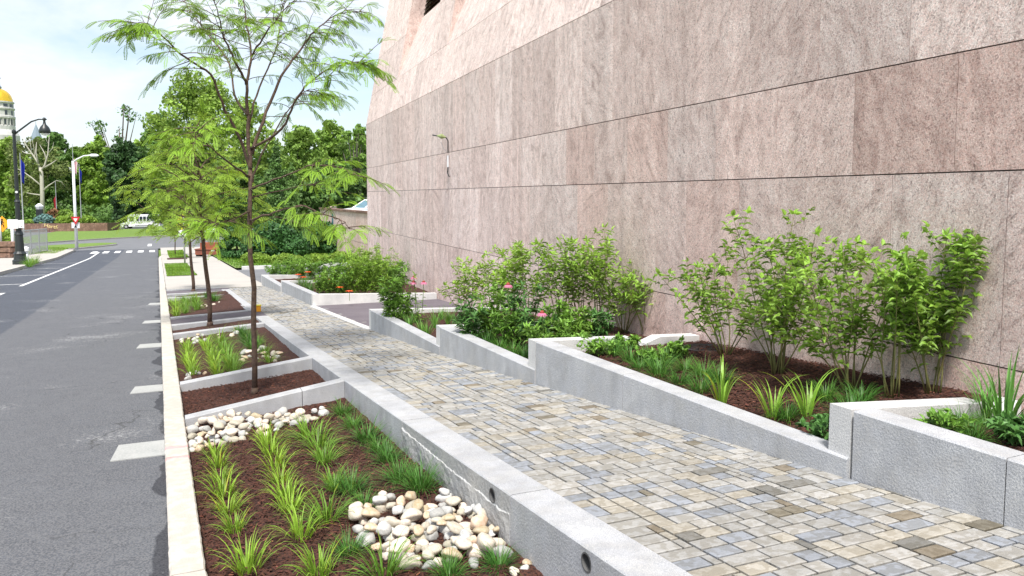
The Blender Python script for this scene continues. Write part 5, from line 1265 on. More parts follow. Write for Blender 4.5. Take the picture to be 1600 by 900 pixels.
# big clipped yews
def bush(px, ytop, ybase, width, m, label, seed, n=9000, ls=.07, zf=None, name='yew_bush', deep=.8, depth=None, nl=26):
    rg = random.Random(seed); zf = zf or (lambda x, y: gz(y) + .2)
    b = at(px, ybase, zf) if depth is None else PT(px, ybase, depth); D = (b - EYE).dot(FW); zb = zf(b.x, b.y) if depth is None else b.z
    H = zpix(b.x, b.y, ytop) - zb; sp = width / 2 * D / FPX; ce = b + Vector((0, sp * deep * .6, 0)) if depth is None else b
    H = zpix(ce.x, ce.y, ytop) - zb
    e = empty(name, (ce.x, ce.y, zb), 0, label, 'bush'); lobes = []
    for i in range(nl):
        u = rg.uniform(-1, 1); w = rg.uniform(-1, 1)
        if u * u + w * w > 1: continue
        top = H * sqrt(max(.05, 1 - .75 * u * u - .3 * w * w)); r = min(H, sp) * rg.uniform(.22, .34)
        for z in (r * .8, top * .55, top - r * .8): lobes.append((RT.x * u * (sp - r) , RT.y * u * (sp - r) + w * (sp - r) * deep, max(r * .6, z), r))
    mb = MB(); mb.tube([(0, 0, 0), (0, 0, H * .6)], [H * .05, H * .02], 6); mb.build('stem', M['bark'], e)
    mb = MB(); crown_mb(mb, lobes, n, ls, rg, .12, .45); mb.build('foliage', M[m], e, color=True); return e
bush(372, 352, 405, 58, 'leaf_yew', 'left end bush of the big clipped yew group', 1, 7000, .10)
bush(432, 346, 408, 110, 'leaf_yew', 'widest bush in the middle of the clipped yew group', 2, 14000, .11)
bush(508, 345, 398, 90, 'leaf_yew', 'right bush of the clipped yew group against the parking wall', 3, 12000, .11)
for i, (x, yt, yb, w) in enumerate([(400, 394, 412, 60), (450, 396, 414, 70), (500, 396, 412, 70), (540, 392, 410, 50)]):
    bush(x, yt, yb, w, 'leaf_yel', 'low ground shrub %s in front of the clipped yews' % ['at the left', 'second from left', 'third from left', 'at the right'][i], 10 + i, 2600, .07, name='low_shrub', nl=18)

# ------------------------------------------------------------------ parking deck wall with cars
def parking():
    A = PT(500, 323, 52); B = PT(582, 331, 38); zt = 1.02
    A.z = B.z = zt; d = (B - A).normalized(); n = Vector((d.y, -d.x, 0))
    if n.dot(EYE - A) < 0: n = -n
    e = empty('parking_wall', (A.x, A.y, gz(A.y)), 0, 'pink-brown stone parking wall with a small teal sign, left of the building', 'wall'); o = Vector(e.location)
    Ln = (B - A).length + 3; mb = MB(); rg = random.Random(2); z0 = -3.2
    rows_ = [(z0, -1.9), (-1.88, -.62), (-.60, zt - .12)]
    for r, (a, b) in enumerate(rows_):
        s = 0
        while s < Ln:
            s1 = min(s + .95, Ln); mb.cc = (rg.uniform(.2, .6), rg.uniform(.3, .6), rg.random(), 1)
            P = [A + d * s, A + d * (s1 - .008)]
            q = lambda p, z, k: Vector((p.x, p.y, z)) - n * k - o
            mb.hexa([q(P[0], a, 0), q(P[0], a, .3), q(P[1], a, .3), q(P[1], a, 0)], [q(P[0], b, 0), q(P[0], b, .3), q(P[1], b, .3), q(P[1], b, 0)])
            s = s1
    mb.build('cladding', M['wall'], e, color=True)
    mb = MB(); q = lambda s, z, k: Vector(((A + d * s).x, (A + d * s).y, z)) - n * k - o
    mb.hexa([q(-.1, zt - .11, -.06), q(-.1, zt - .11, .4), q(Ln, zt - .11, .4), q(Ln, zt - .11, -.06)], [q(-.1, zt, -.06), q(-.1, zt, .4), q(Ln, zt, .4), q(Ln, zt, -.06)]); mb.build('coping', M['brownstone'], e)
    # side return going back
    bk = Vector((.24, 1, 0)).normalized(); mb = MB(); mb.cc = (.1, .6, .3, 1); C = A + bk * 22
    qq = lambda p, z, k=0: Vector((p.x, p.y, z)) - o + Vector((k, 0, 0))
    mb.hexa([qq(A, z0, .02), qq(A, z0, .35), qq(C, z0, .35), qq(C, z0, 0)], [qq(A, zt - .12, .02), qq(A, zt - .12, .35), qq(C, zt - .12, .35), qq(C, zt - .12, 0)]); mb.build('return_wall', M['wall'], e, color=True)
    # deck
    dk = MB(); E_ = B + bk * 24 + Vector((12, 0, 0)); 
    dk.hexa([Vector((p.x, p.y, -.3)) for p in (A - n * .3, B - n * .3 + d * 3, E_, C + Vector((.3, 0, 0)))], [Vector((p.x, p.y, -.12)) for p in (A - n * .3, B - n * .3 + d * 3, E_, C + Vector((.3, 0, 0)))])
    kind(dk.build('parking_deck', M['drive']), 'structure')
    # sign
    sgn = empty('direction_sign', tuple(A + d * 0), 0, 'small teal sign with white letters on the parking wall', 'sign')
    ds = (PT(520, 342, 50) - EYE)
    den = ds.dot(n); t = (A - EYE).dot(n) / den; c = EYE + ds * t + n * .03; sgn.location = c
    w, h = .19, .30
    mb = MB(); mb.add([-d * w - Vector((0, 0, h)), d * w - Vector((0, 0, h)), d * w + Vector((0, 0, h)), -d * w + Vector((0, 0, h)), -d * w - Vector((0, 0, h)) - n * .025, d * w - Vector((0, 0, h)) - n * .025, d * w + Vector((0, 0, h)) - n * .025, -d * w + Vector((0, 0, h)) - n * .025], [(0, 1, 2, 3), (7, 6, 5, 4), (0, 4, 5, 1), (1, 5, 6, 2), (2, 6, 7, 3), (3, 7, 4, 0)]); mb.build('panel', M['teal'], sgn)
    text_on(sgn, 'North', n * .006 + Vector((0, 0, .10)), d, n, .16, M['signwhite'], 'lettering')
def text_on(parent, s, loc, xdir, ndir, size, m, name):
    cu = bpy.data.curves.new(name, 'FONT'); cu.body = s; cu.size = size; cu.align_x = 'CENTER'; cu.align_y = 'CENTER'; cu.extrude = .002
    t = bpy.data.objects.new(name, cu); COL.objects.link(t); bpy.context.view_layer.update()
    me = bpy.data.meshes.new_from_object(t.evaluated_get(bpy.context.evaluated_depsgraph_get())); bpy.data.objects.remove(t)
    me.materials.clear(); me.materials.append(m); o = bpy.data.objects.new(name, me); COL.objects.link(o); o.parent = parent
    x = xdir.normalized(); n = ndir.normalized(); y = n.cross(x)
    Mx = Matrix(((x.x, y.x, n.x, loc[0]), (x.y, y.y, n.y, loc[1]), (x.z, y.z, n.z, loc[2]), (0, 0, 0, 1))); o.matrix_local = Mx
    return o
parking()
def car(name, loc, rz, label, paint='carwhite', suv=True, glass='glass_blue', L_=4.6, W_=1.8, H_=1.65, hb=None):
    e = empty(name, loc, rz, label, 'car'); w = W_ / 2; hb = hb or (.95 if suv else .85)
    prof = [(-L_ / 2, .35), (L_ / 2, .35), (L_ / 2, .62), (L_ / 2 - .15, hb - .12), (L_ / 2 - 1.25, hb), (-L_ / 2 + (.15 if suv else .8), hb), (-L_ / 2, hb - .1)]
    def ext(prof, w0, w1=None):
        n = len(prof); w1 = w1 or w0
        vs = [Vector((x, -w0, z)) for x, z in prof] + [Vector((x, w0, z)) for x, z in prof]; return vs, [tuple(range(n)), tuple(reversed(range(n, 2 * n)))] + [(i, i + n, (i + 1) % n + n, (i + 1) % n) for i in range(n)]
    mb = MB(); mb.add(*ext(prof, w)); o = mb.build('body', M[paint], e)
    bm = bmesh.new(); bm.from_mesh(o.data); bmesh.ops.recalc_face_normals(bm, faces=bm.faces); bmesh.ops.bevel(bm, geom=bm.edges[:], offset=.07, segments=2, affect='EDGES'); bm.to_mesh(o.data); bm.free()
    x0, x1 = -L_ / 2 + (.25 if suv else .95), L_ / 2 - 1.2; xt0, xt1 = x0 + (.35 if suv else .6), x1 - .85
    def cab(s, z0, z1, inset):
        f = lambda x, z, y: Vector((x, y, z)); wi = w - .05 - s; wt = w - .25 - s
        lerp = lambda a, b, z: a + (b - a) * (z - hb) / (H_ - hb)
        B = [f(lerp(x0, xt0, z0) + inset, z0, -(wi + (wt - wi) * (z0 - hb) / (H_ - hb))), f(lerp(x1, xt1, z0) - inset, z0, -(wi + (wt - wi) * (z0 - hb) / (H_ - hb)))]
        T = [f(lerp(x0, xt0, z1) + inset, z1, -(wi + (wt - wi) * (z1 - hb) / (H_ - hb))), f(lerp(x1, xt1, z1) - inset, z1, -(wi + (wt - wi) * (z1 - hb) / (H_ - hb)))]
        B = [B[0], B[1], Vector((B[1].x, -B[1].y, z0)), Vector((B[0].x, -B[0].y, z0))]; T = [T[0], T[1], Vector((T[1].x, -T[1].y, z1)), Vector((T[0].x, -T[0].y, z1))]
        return B, T
    mb = MB(); mb.hexa(*cab(.03, hb - .02, H_ - .05, .03)); mb.build('window', M[glass], e)
    mb = MB(); B, T = cab(0, H_ - .08, H_, 0); mb.hexa(B, T)
    for sx in (x0, (x0 + x1) / 2 - .1, x1):
        tx = xt0 if sx == x0 else (xt1 if sx == x1 else sx)
        for sg in (-1, 1): mb.tube([(sx, sg * (w - .05), hb - .02), (tx, sg * (w - .25), H_ - .03)], .045, 5)
    mb.build('roof', M[paint], e)
    for sx in (-L_ / 2 + .85, L_ / 2 - .85):
        for sg in (-1, 1):
            wh = MB(); wh.tube([(sx, sg * (w - .2), .33), (sx, sg * (w + .01), .33)], .33, 18); wo = wh.build('wheel', M['rubber'], e)
            wh = MB(); wh.tube([(sx, sg * (w - .05), .33), (sx, sg * (w + .025), .33)], .19, 12); wh.build('rim', M['galv'], wo)
    for sg in (-1, 1):
        mb = MB(); mb.box(L_ / 2 - .06, L_ / 2 + .015, sg * (w - .35) - .18, sg * (w - .35) + .18, .62, .76); mb.build('headlight', M['signwhite'], e)
    return e
def carpx(px, py, depth, z, rz, label, **k):
    p = PT(px, py, depth); return car('parked_car' if 'parked' in label else 'car', (p.x, p.y, z), rz, label, **k)
carpx(586, 320, 54, -.10, radians(195), 'large white parked car on the deck behind the stone wall', H_=1.66, L_=4.9, hb=1.10)
carpx(602, 322, 48, -.12, radians(195), 'lower white parked car in front of the large one, blue-green windows', H_=1.38, hb=1.08, suv=False)
g = at(350, 367); carpx(350, 367, (g - EYE).dot(FW), gz(g.y) + .0, radians(200), 'white and blue car coming round the circle beyond the yews', paint='carwhite', glass='glass', suv=True)
g = at(307, 357); carpx(307, 356, (g - EYE).dot(FW), gz(g.y) + .0, radians(190), 'dark car behind the yellow pedestrian sign', paint='cardark', glass='glass')
g = at(0, 355); carpx(-2, 350, 150, gz(g.y) + 1.0, radians(10), 'dark parked car at the left edge beyond the orange sign', paint='cardark', glass='glass')
def bus():
    g = at(222, 357.5); e = empty('shuttle_bus', (g.x, g.y, gz(g.y)), YAW * -1 + radians(8), 'white shuttle bus driving left in front of the dark tree', 'bus')
    D = (g - EYE).dot(FW); s = D / FPX; L_ = 58 * s; H_ = 22.5 * s; w = 1.2
    def ext(mb, prof, w0):
        n = len(prof); mb.add([(x, -w0, z) for x, z in prof] + [(x, w0, z) for x, z in prof], [tuple(range(n)), tuple(reversed(range(n, 2 * n)))] + [(i, i + n, (i + 1) % n + n, (i + 1) % n) for i in range(n)])
    x0 = -L_ / 2; mb = MB(); ext(mb, [(x0 + 1.3, .5), (-x0, .5), (-x0, H_ - .25), (-x0 - .25, H_), (x0 + 1.9, H_), (x0 + 1.5, H_ - .3)], w); mb.build('body', M['white'], e)
    mb = MB(); ext(mb, [(x0, .5), (x0 + 1.29, .5), (x0 + 1.29, H_ * .5), (x0 + .9, H_ * .46), (x0 + .1, H_ * .38)], w * .9); mb.build('hood', M['white'], e)
    mb = MB(); ext(mb, [(x0 + 1.7, H_ * .52), (x0 + 2.6, H_ * .52), (x0 + 2.6, H_ * .84), (x0 + 1.8, H_ * .84)], w + .02); mb.build('window', M['glass'], e)
    n = 6; a0, a1 = x0 + 3.0, -x0 - .4; st = (a1 - a0) / n
    for i in range(n):
        mb = MB(); mb.box(a0 + i * st, a0 + (i + 1) * st - .12, -w - .02, w + .02, H_ * .56, H_ * .86); mb.build('window', M['glass'], e)
    mb = MB(); mb.box(x0 + 2.8, -x0 - .3, -w - .015, w + .015, .62, .74); mb.build('stripe', M['ink'], e)
    for sx in (x0 + 1.1, -x0 - 1.9):
        for sg in (-1, 1):
            wh = MB(); wh.tube([(sx, sg * (w - .25), .48), (sx, sg * (w + .03), .48)], .48, 18); wo = wh.build('wheel', M['rubber'], e)
            wh = MB(); wh.tube([(sx, sg * (w), .48), (sx, sg * (w + .05), .48)], .25, 12); wh.build('rim', M['galv'], wo)
bus()

# ------------------------------------------------------------------ tower with gilded dome
def tower():
    D = 420; c = PT(0, 210, D); zb = gz(c.y); e = empty('domed_tower', (c.x, c.y, zb), 0, 'tall marble tower with a gilded ribbed dome at the far left', 'building'); s = D / FPX; zz = lambda y: zpix(c.x, c.y, y) - zb; R1 = 21.5 * s
    mb = MB(); mb.lathe([(R1 * 1.25, 0), (R1 * 1.25, zz(212)), (R1 * 1.12, zz(207)), (R1 * 1.0, zz(203)), (R1 * 1.0, zz(197)), (R1 * .93, zz(196)), (R1 * .93, zz(186)), (R1 * 1.03, zz(185)), (R1 * 1.03, zz(182)), (R1 * .95, zz(181)), (R1 * .95, zz(172)), (R1 * 1.03, zz(171)), (R1 * 1.03, zz(169)), (R1 * .92, zz(168)), (R1 * .92, zz(162)), (R1 * 1.0, zz(161)), (R1, zz(159)), (R1 * .9, zz(158.8))], 24); mb.build('drum', M['marble'], e)
    for k in range(12):
        a = 2 * pi * k / 12 + .1
        for (za, zb_, wd, rr) in ((zz(195), zz(187), .9, .935), (zz(180), zz(173), .6, .955), (zz(167.5), zz(163), 1.0, .925)):
            d = Vector((cos(a), sin(a), 0)); t = Vector((-sin(a), cos(a), 0)) * wd; mb = MB(); p = d * R1 * rr
            mb.hexa([p - t - d * .6 + Vector((0, 0, za)), p + t - d * .6 + Vector((0, 0, za)), p + t + d * .06 + Vector((0, 0, za)), p - t + d * .06 + Vector((0, 0, za))], [p - t - d * .6 + Vector((0, 0, zb_)), p + t - d * .6 + Vector((0, 0, zb_)), p + t + d * .06 + Vector((0, 0, zb_)), p - t + d * .06 + Vector((0, 0, zb_))])
            mb.build('window', M['glass'], e)
    for k in range(24):
        a = 2 * pi * (k + .5) / 24; mb = MB(); d = Vector((cos(a), sin(a), 0)) * R1 * .97; mb.tube([d + Vector((0, 0, zz(196))), d + Vector((0, 0, zz(185.5)))], .28, 6); mb.build('column', M['marble'], e)
    mb = MB(); h0, h1 = zz(159), zz(138); n = 48; prof = [(cos(t), sin(t)) for t in [i * pi / 2 / 10 for i in range(11)]]; vs = []; 
    for r, z in prof:
        for k in range(n): 
            rr = R1 * .9 * max(r, .06) * (1.02 if k % 4 == 0 else 1); vs.append((rr * cos(2 * pi * k / n), rr * sin(2 * pi * k / n), h0 + (h1 - h0) * z))
    mb.add(vs, [(i * n + k, i * n + (k + 1) % n, (i + 1) * n + (k + 1) % n, (i + 1) * n + k) for i in range(10) for k in range(n)]); mb.build('dome', M['gold'], e, smooth=True)
    mb = MB(); mb.lathe([(1.7, h1 - .2), (1.7, h1 + 1.0), (2.0, zz(136)), (1.2, zz(133)), (1.2, zz(124)), (1.6, zz(122)), (.3, zz(114))], 12); mb.build('lantern', M['slate'], e)
    c2 = PT(57, 215, 400); zb2 = gz(c2.y); z2 = lambda y: zpix(c2.x, c2.y, y) - zb2
    e = empty('slate_spire', (c2.x, c2.y, zb2), 0, 'small grey slate spire between the trees under the lamp arm', 'building'); mb = MB(); mb.lathe([(2.6, 0), (2.6, z2(216)), (.1, z2(194))], 8); mb.build('roof', M['slate'], e)
    mb = MB(); mb.tube([(0, 0, z2(196)), (0, 0, z2(190))], .12, 5); mb.build('finial', M['slate'], e)
tower()

# ------------------------------------------------------------------ street furniture on the left
def base_at(px, py, zf=zroad): p = at(px, py, zf); p.z = zf(p.x, p.y); return p, (p - EYE).dot(FW)
z15 = lambda x, y: gz(y) + .15
def lamp():
    b, D = base_at(32, 413, z15); s = D / FPX; e = empty('street_lamp', tuple(b), 0, 'tall black street lamp with a bell-shaped hood on a raised arm', 'lamp'); q = lambda x, y: PT(x, y, D) - b; h = q(27, 207).z
    mb = MB(); mb.lathe([(.36, 0), (.36, .22), (.30, .26), (.27, .5), (.31, .56), (.22, .68), (.18, 1.5), (.21, 1.56), (.14, 1.75)], 16); mb.build('base', M['black'], e)
    mb = MB(); mb.lathe([(.13, 1.7), (.12, 3.2), (.15, 3.25), (.10, 3.35), (.075, h - .1), (.10, h - .05), (.10, h + .05), (.02, h + .12)], 12); mb.build('pole', M['black'], e)
    top = Vector((0, 0, h - .05)); k = q(72, 189); k = Vector((k.x - q(27, 207).x, k.y - q(27, 207).y, k.z)); side = Vector((k.x, k.y, 0))
    mb = MB(); mb.tube([top + Vector((0, 0, -.1)), top + side * .25 + Vector((0, 0, .18)), top + side * .6 + Vector((0, 0, (k.z - h) * .85 + .05)), Vector((side.x * .85, side.y * .85, k.z + .03)), Vector((side.x * 1.12, side.y * 1.12, k.z + .03))], [.05, .045, .04, .035, .03], 8); mb.build('arm', M['black'], e, smooth=True)
    c = Vector((side.x * 1.04, side.y * 1.04, k.z)); f = 1.0
    mb = MB(); mb.lathe([(.06, .12), (.09, .02), (.05, -.05), (.08, -.22), (.20, -.36), (.26, -.50), (.27, -.66), (.24, -.68)][::-1], 18, tuple(c)); mb.build('hood', M['black'], e, smooth=True)
    mb = MB(); mb.lathe([(.04, -.80), (.15, -.76), (.21, -.66)], 14, tuple(c)); mb.build('lens', M['signwhite'], e, smooth=True)
    mb = MB(); mb.tube([(0, -.02, 3.75), (0, -.14, 3.75)], .06, 8); mb.build('outlet', M['signwhite'], e)
    # two white notices
    for i, (x0, x1, y0, y1) in enumerate(((12, 28, 343, 357), (29, 37.5, 344, 356))):
        a, c2 = PT(x0, y0, D - .45), PT(x1, y1, D - .45); ctr = (a + c2) / 2; w = (x1 - x0) / 2 * s; h2 = (y1 - y0) / 2 * s
        sg = empty('notice_board', tuple(ctr), -YAW, ['larger white notice with pink lines on the black lamp post', 'smaller white notice with a small black mark on the lamp post'][i], 'sign')
        mb = MB(); mb.box(-w, w, -.012, .012, -h2, h2); mb.build('panel', M['signwhite'], sg)
        mb = MB()
        if i == 0:
            for j, zz_ in enumerate((.55, .25, -.02, -.3)): mb.box(-w * .7, w * (.7 - .2 * (j % 2)), -.016, -.0125, h2 * zz_ - .012, h2 * zz_ + .012)
            mb.build('text_lines', M['pinkink'], sg)
        else: mb.box(-w * .1, w * .2, -.016, -.0125, -h2 * .7, -h2 * .45); mb.build('mark', M['ink'], sg)
lamp()
def pole(name, px, py, top, r, m, label, zf=z15, cat='post'):
    b, D = base_at(px, py, zf); h = zpix(b.x, b.y, top) - b.z; e = empty(name, tuple(b), 0, label, cat); mb = MB(); mb.tube([(0, 0, 0), (0, 0, h)], [r, r * .8], 10); mb.build('pole', M[m], e, smooth=True); return e, b, D, h
pole('white_post', 21, 402, 345, .10, 'white', 'tall white post in front of the stacked brown slabs')
e, b, D, h = pole('bollard', 41.5, 410, 392, .12, 'white', 'short white bollard with orange top right of the lamp base'); mb = MB(); mb.lathe([(.17, h), (.17, h + .16), (.05, h + .24)], 12); mb.build('cap', M['signwhite'], e)
def diamond(name, px, py, size, e, b, D, m, dd=-.15):
    c = PT(px, py, D + dd) - b; w = size / 2 * D / FPX; M4 = Matrix.Translation(c) @ Matrix.Rotation(-YAW, 4, 'Z'); mb = MB(); mb.plate([(0, -w), (w, 0), (0, w), (-w, 0)], .02, M4); p = mb.build('panel', M[m], e)
    mb = MB(); k = w  # walking figure
    for pts, r in (([(.0, .42), (-.06, .12)], .09), ([(-.06, .12), (.16, -.15), (.2, -.42)], .055), ([(-.06, .12), (-.16, -.15), (-.3, -.36)], .055), ([(.02, .36), (.22, .12)], .045), ([(-.02, .36), (-.2, .16)], .045)):
        mb.tube([M4 @ Vector((x * k, -.012, z * k)) for x, z in pts], r * k, 6)
    mb.tube([M4 @ Vector((.02 * k, -.02, .56 * k)), M4 @ Vector((.02 * k, .0, .56 * k))], .11 * k, 12)
    mb.build('walking_figure', M['ink'], p)
e, b, D, h = pole('pedestrian_sign', 3, 402, 340, .06, 'galv', 'orange diamond sign with a black walking figure at the left edge', cat='sign'); diamond('s', 3.5, 350, 25, e, b, D, 'orange')
e, b, D, h = pole('pedestrian_sign', 289, 412, 338, .04, 'galv', 'yellow diamond pedestrian sign among the honey locust leaves', cat='sign'); diamond('s', 285.5, 348, 27, e, b, D, 'yellow')
mb = MB(); c = PT(286, 364, D - .12) - b; mb.plate([(-.22, -.14), (.22, -.14), (.22, .14), (-.22, .14)], .02, Matrix.Translation(c) @ Matrix.Rotation(-YAW, 4, 'Z')); mb.build('plaque', M['signwhite'], e)
mb = MB(); c = PT(289, 377, D - .1) - b; mb.box(c.x - .05, c.x + .05, c.y - .05, c.y + .05, c.z - .12, c.z + .12); mb.build('button_box', M['cardark'], e)
# yield sign on the white street light
def street_light():
    b, D = base_at(120, 390, z15); s = D / FPX; q = lambda x, y, d=0: PT(x, y, D + d) - b; h = q(114, 252).z
    e = empty('street_light', tuple(b), 0, 'tall white street light with a curved arm, carrying a yield sign', 'lamp'); mb = MB(); mb.tube([(0, 0, 0), (0, 0, h)], [.13, .09], 12); mb.build('pole', M['white'], e, smooth=True)
    k = q(148, 244); mb = MB(); side = Vector((k.x, k.y, 0)) - Vector((q(114, 252).x, q(114, 252).y, 0)); mb.tube([(0, 0, h - .1), side * .2 + Vector((0, 0, h + .15)), side * .5 + Vector((0, 0, h + .40)), side * .8 + Vector((0, 0, h + .45))], [.07, .06, .05, .05], 8); mb.build('arm', M['white'], e, smooth=True)
    mb = MB(); c = side * .95 + Vector((0, 0, h + .44)); d = side.normalized(); mb.tube([c - d * .35, c - d * .2, c + d * .2, c + d * .4], [.05, .12, .12, .03], 10); mb.build('lamp_head', M['signwhite'], e, smooth=True)
    c = q(118, 345, -.6); w = 7.2 * s; hh = 6.2 * s; y = empty('yield_sign', tuple(b + c), -YAW, 'red and white triangular yield sign on the white street light', 'sign'); mb = MB(); mb.plate([(-w, hh), (0, -hh), (w, hh)], .02); p = mb.build('panel', M['red'], y)
    mb = MB(); f = .45; mb.plate([(-w * f, hh * .58), (0, -hh * .28), (w * f, hh * .58)], .004, Matrix.Translation((0, -.006, 0))); mb.build('white_centre', M['signwhite'], p)
    c = q(118, 352, -.45); pl = empty('plaque_sign', tuple(b + c), -YAW, 'pale grey rectangular sign behind and below the yield triangle', 'sign'); mb = MB(); mb.box(-6.3 * s, 6.3 * s, 0, .02, -4.5 * s, 4.5 * s); mb.build('panel', M['galvw'], pl)
    mb = MB(); mb.plate([(-.12, -.15), (.12, -.15), (0, .12)], .004, Matrix.Translation((0, -.005, -.05))); mb.build('arrow', M['ink'], pl)
M['galvw'] = mat('pale_grey_paint', (.60, .60, .63), .5)
street_light()
def flagpole(px, py, top, fm, label, fy0, fy1, striped=False, D=150, w=7):
    p = PT(px, py, D); b = Vector((p.x, p.y, gz(p.y))); e = empty('flagpole', tuple(b), 0, label, 'flagpole'); h = zpix(b.x, b.y, top) - b.z; mb = MB(); mb.tube([(0, 0, 0), (0, 0, h)], [.11, .05], 8); mb.build('pole', M['galv'], e)
    z0, z1 = zpix(b.x, b.y, fy0) - b.z, zpix(b.x, b.y, fy1) - b.z; W_ = w * D / FPX; n = 8
    f = MB(); f2 = MB()
    fl = empty('flag', tuple(b + Vector((0, 0, z1))), 0, label.split(' flying a ')[1].replace('small ', 'small limp ') + ' hanging limp on its pole', 'flag')
    for i in range(n):
        u0, u1 = i / n, (i + 1) / n; g = lambda u, v: Vector((RT.x * u * W_ * (.6 + .4 * v), RT.y * u * W_ + .25 * sin(u * 9 + v * 2), (z0 - z1) * v - u * .9))
        (f if not striped or i % 2 == 0 else f2).add([g(u0, 0), g(u1, 0), g(u1, 1), g(u0, 1)], [(0, 1, 2, 3)])
    f.build('cloth', M[fm], fl)
    if striped: f2.build('white_stripe', M['signwhite'], fl)
flagpole(39, 400, 239, 'flagblue', 'grey flagpole flying a blue flag right of the lamp post', 247, 279, D=110)
flagpole(118, 340, 225, 'flagred', 'grey flagpole flying a striped red and white flag', 247, 266, True, D=160)
flagpole(127, 340, 256, 'flagblue', 'thin flagpole flying a small dark blue flag', 262, 280, D=160, w=4)
flagpole(89, 340, 283, 'flagred', 'white mast flying a small red flag', 305, 328, D=165, w=-4)
# chain link fence panel
def fence():
    a, D = base_at(20, 402, z15); c, D2 = base_at(74, 392, z15); e = empty('chain_link_fence', tuple(a), 0, 'grey chain-link fence behind the black lamp post', 'fence'); d = (c - a); L_ = Vector((d.x, d.y, 0)).length; d = Vector((d.x, d.y, 0)).normalized(); h = 1.75; mb = MB()
    za = lambda s: gz((a + d * s).y) + .12 - a.z
    for k in range(5): 
        s = L_ * k / 4; mb = MB(); p = d * s; mb.tube([p + Vector((0, 0, za(s))), p + Vector((0, 0, za(s) + h))], .045, 7); mb.build('post', M['galv'], e)
    mb = MB(); mb.tube([Vector((0, 0, za(0) + h)), d * L_ + Vector((0, 0, za(L_) + h))], .035, 6); mb.build('rail', M['galv'], e)
    mb = MB(); s = -h
    while s < L_:
        for sg in (1, -1):
            s0, s1 = s, s + h; u0 = max(0, min(L_, s0)); u1 = max(0, min(L_, s1)); v0, v1 = (u0 - s0), (u1 - s0)
            if sg < 0: v0, v1 = h - v0, h - v1
            if u1 - u0 > .05: mb.tube([d * u0 + Vector((0, 0, za(u0) + v0)), d * u1 + Vector((0, 0, za(u1) + v1))], .011, 3, False)
        s += .22
    mb.build('mesh', M['galv'], e)
fence()
# stacked slabs
b, D = base_at(-2, 403, z15); rg = random.Random(4)
for i in range(6):
    lv = i // 2; k = i % 2; z = b.z + lv * .36; mb = MB(); w = rg.uniform(.55, .75); ox = -.75 + k * 1.35 + rg.uniform(-.1, .1) - lv * .05
    M4 = Matrix.Translation((b.x + ox * cos(-YAW), b.y + ox * sin(-YAW) + .3, z)) @ Matrix.Rotation(-YAW + rg.uniform(-.12, .12), 4, 'Z')
    mb = MB(); mb.box(-w, w, -.5, .5, 0, .33, M4); o = mb.build('stone_slab', M['brownstone'], origin=tuple(M4.translation)); bm = bmesh.new(); bm.from_mesh(o.data); bmesh.ops.bevel(bm, geom=bm.edges[:], offset=.05, segments=2, affect='EDGES'); bm.to_mesh(o.data); bm.free()
    tag(o, 'rough brown stone slab, %s course of the stack, %s one' % (['bottom', 'middle', 'top'][lv], ['left', 'right'][k]), 'stone', 'stacked brown stone slabs at the left edge')
# rusty container and planter by the yews
b, D = base_at(327, 400, z15); e = empty('rust_container', tuple(b), -YAW, 'low rusty red two-tier container beside the yews, with a yellow sticker', 'container')
s = D / FPX
mb = MB(); mb.box(-17 * s, 17 * s, -.5, .5, .12, 11 * s); mb.box(-17.6 * s, 17.6 * s, -.54, .54, 10.4 * s, 11.8 * s); mb.build('lower_box', M['rust'], e)
mb = MB(); mb.box(-12 * s, 17 * s, -.2, .55, 11.8 * s, 21 * s); mb.build('upper_box', M['rust'], e)
mb = MB(); mb.box(-9 * s, -3 * s, -.215, -.205, 14.5 * s, 18 * s); mb.build('sticker', M['orange'], e)
mb = MB(); mb.box(8 * s, 13 * s, -.515, -.505, 8.5 * s, 10 * s); mb.build('label_plate', M['signwhite'], e)
for k in (-1, 1): mb = MB(); mb.box(k * 14 * s - .12, k * 14 * s + .12, -.4, .4, 0, .12); mb.build('skid', M['ink'], e)
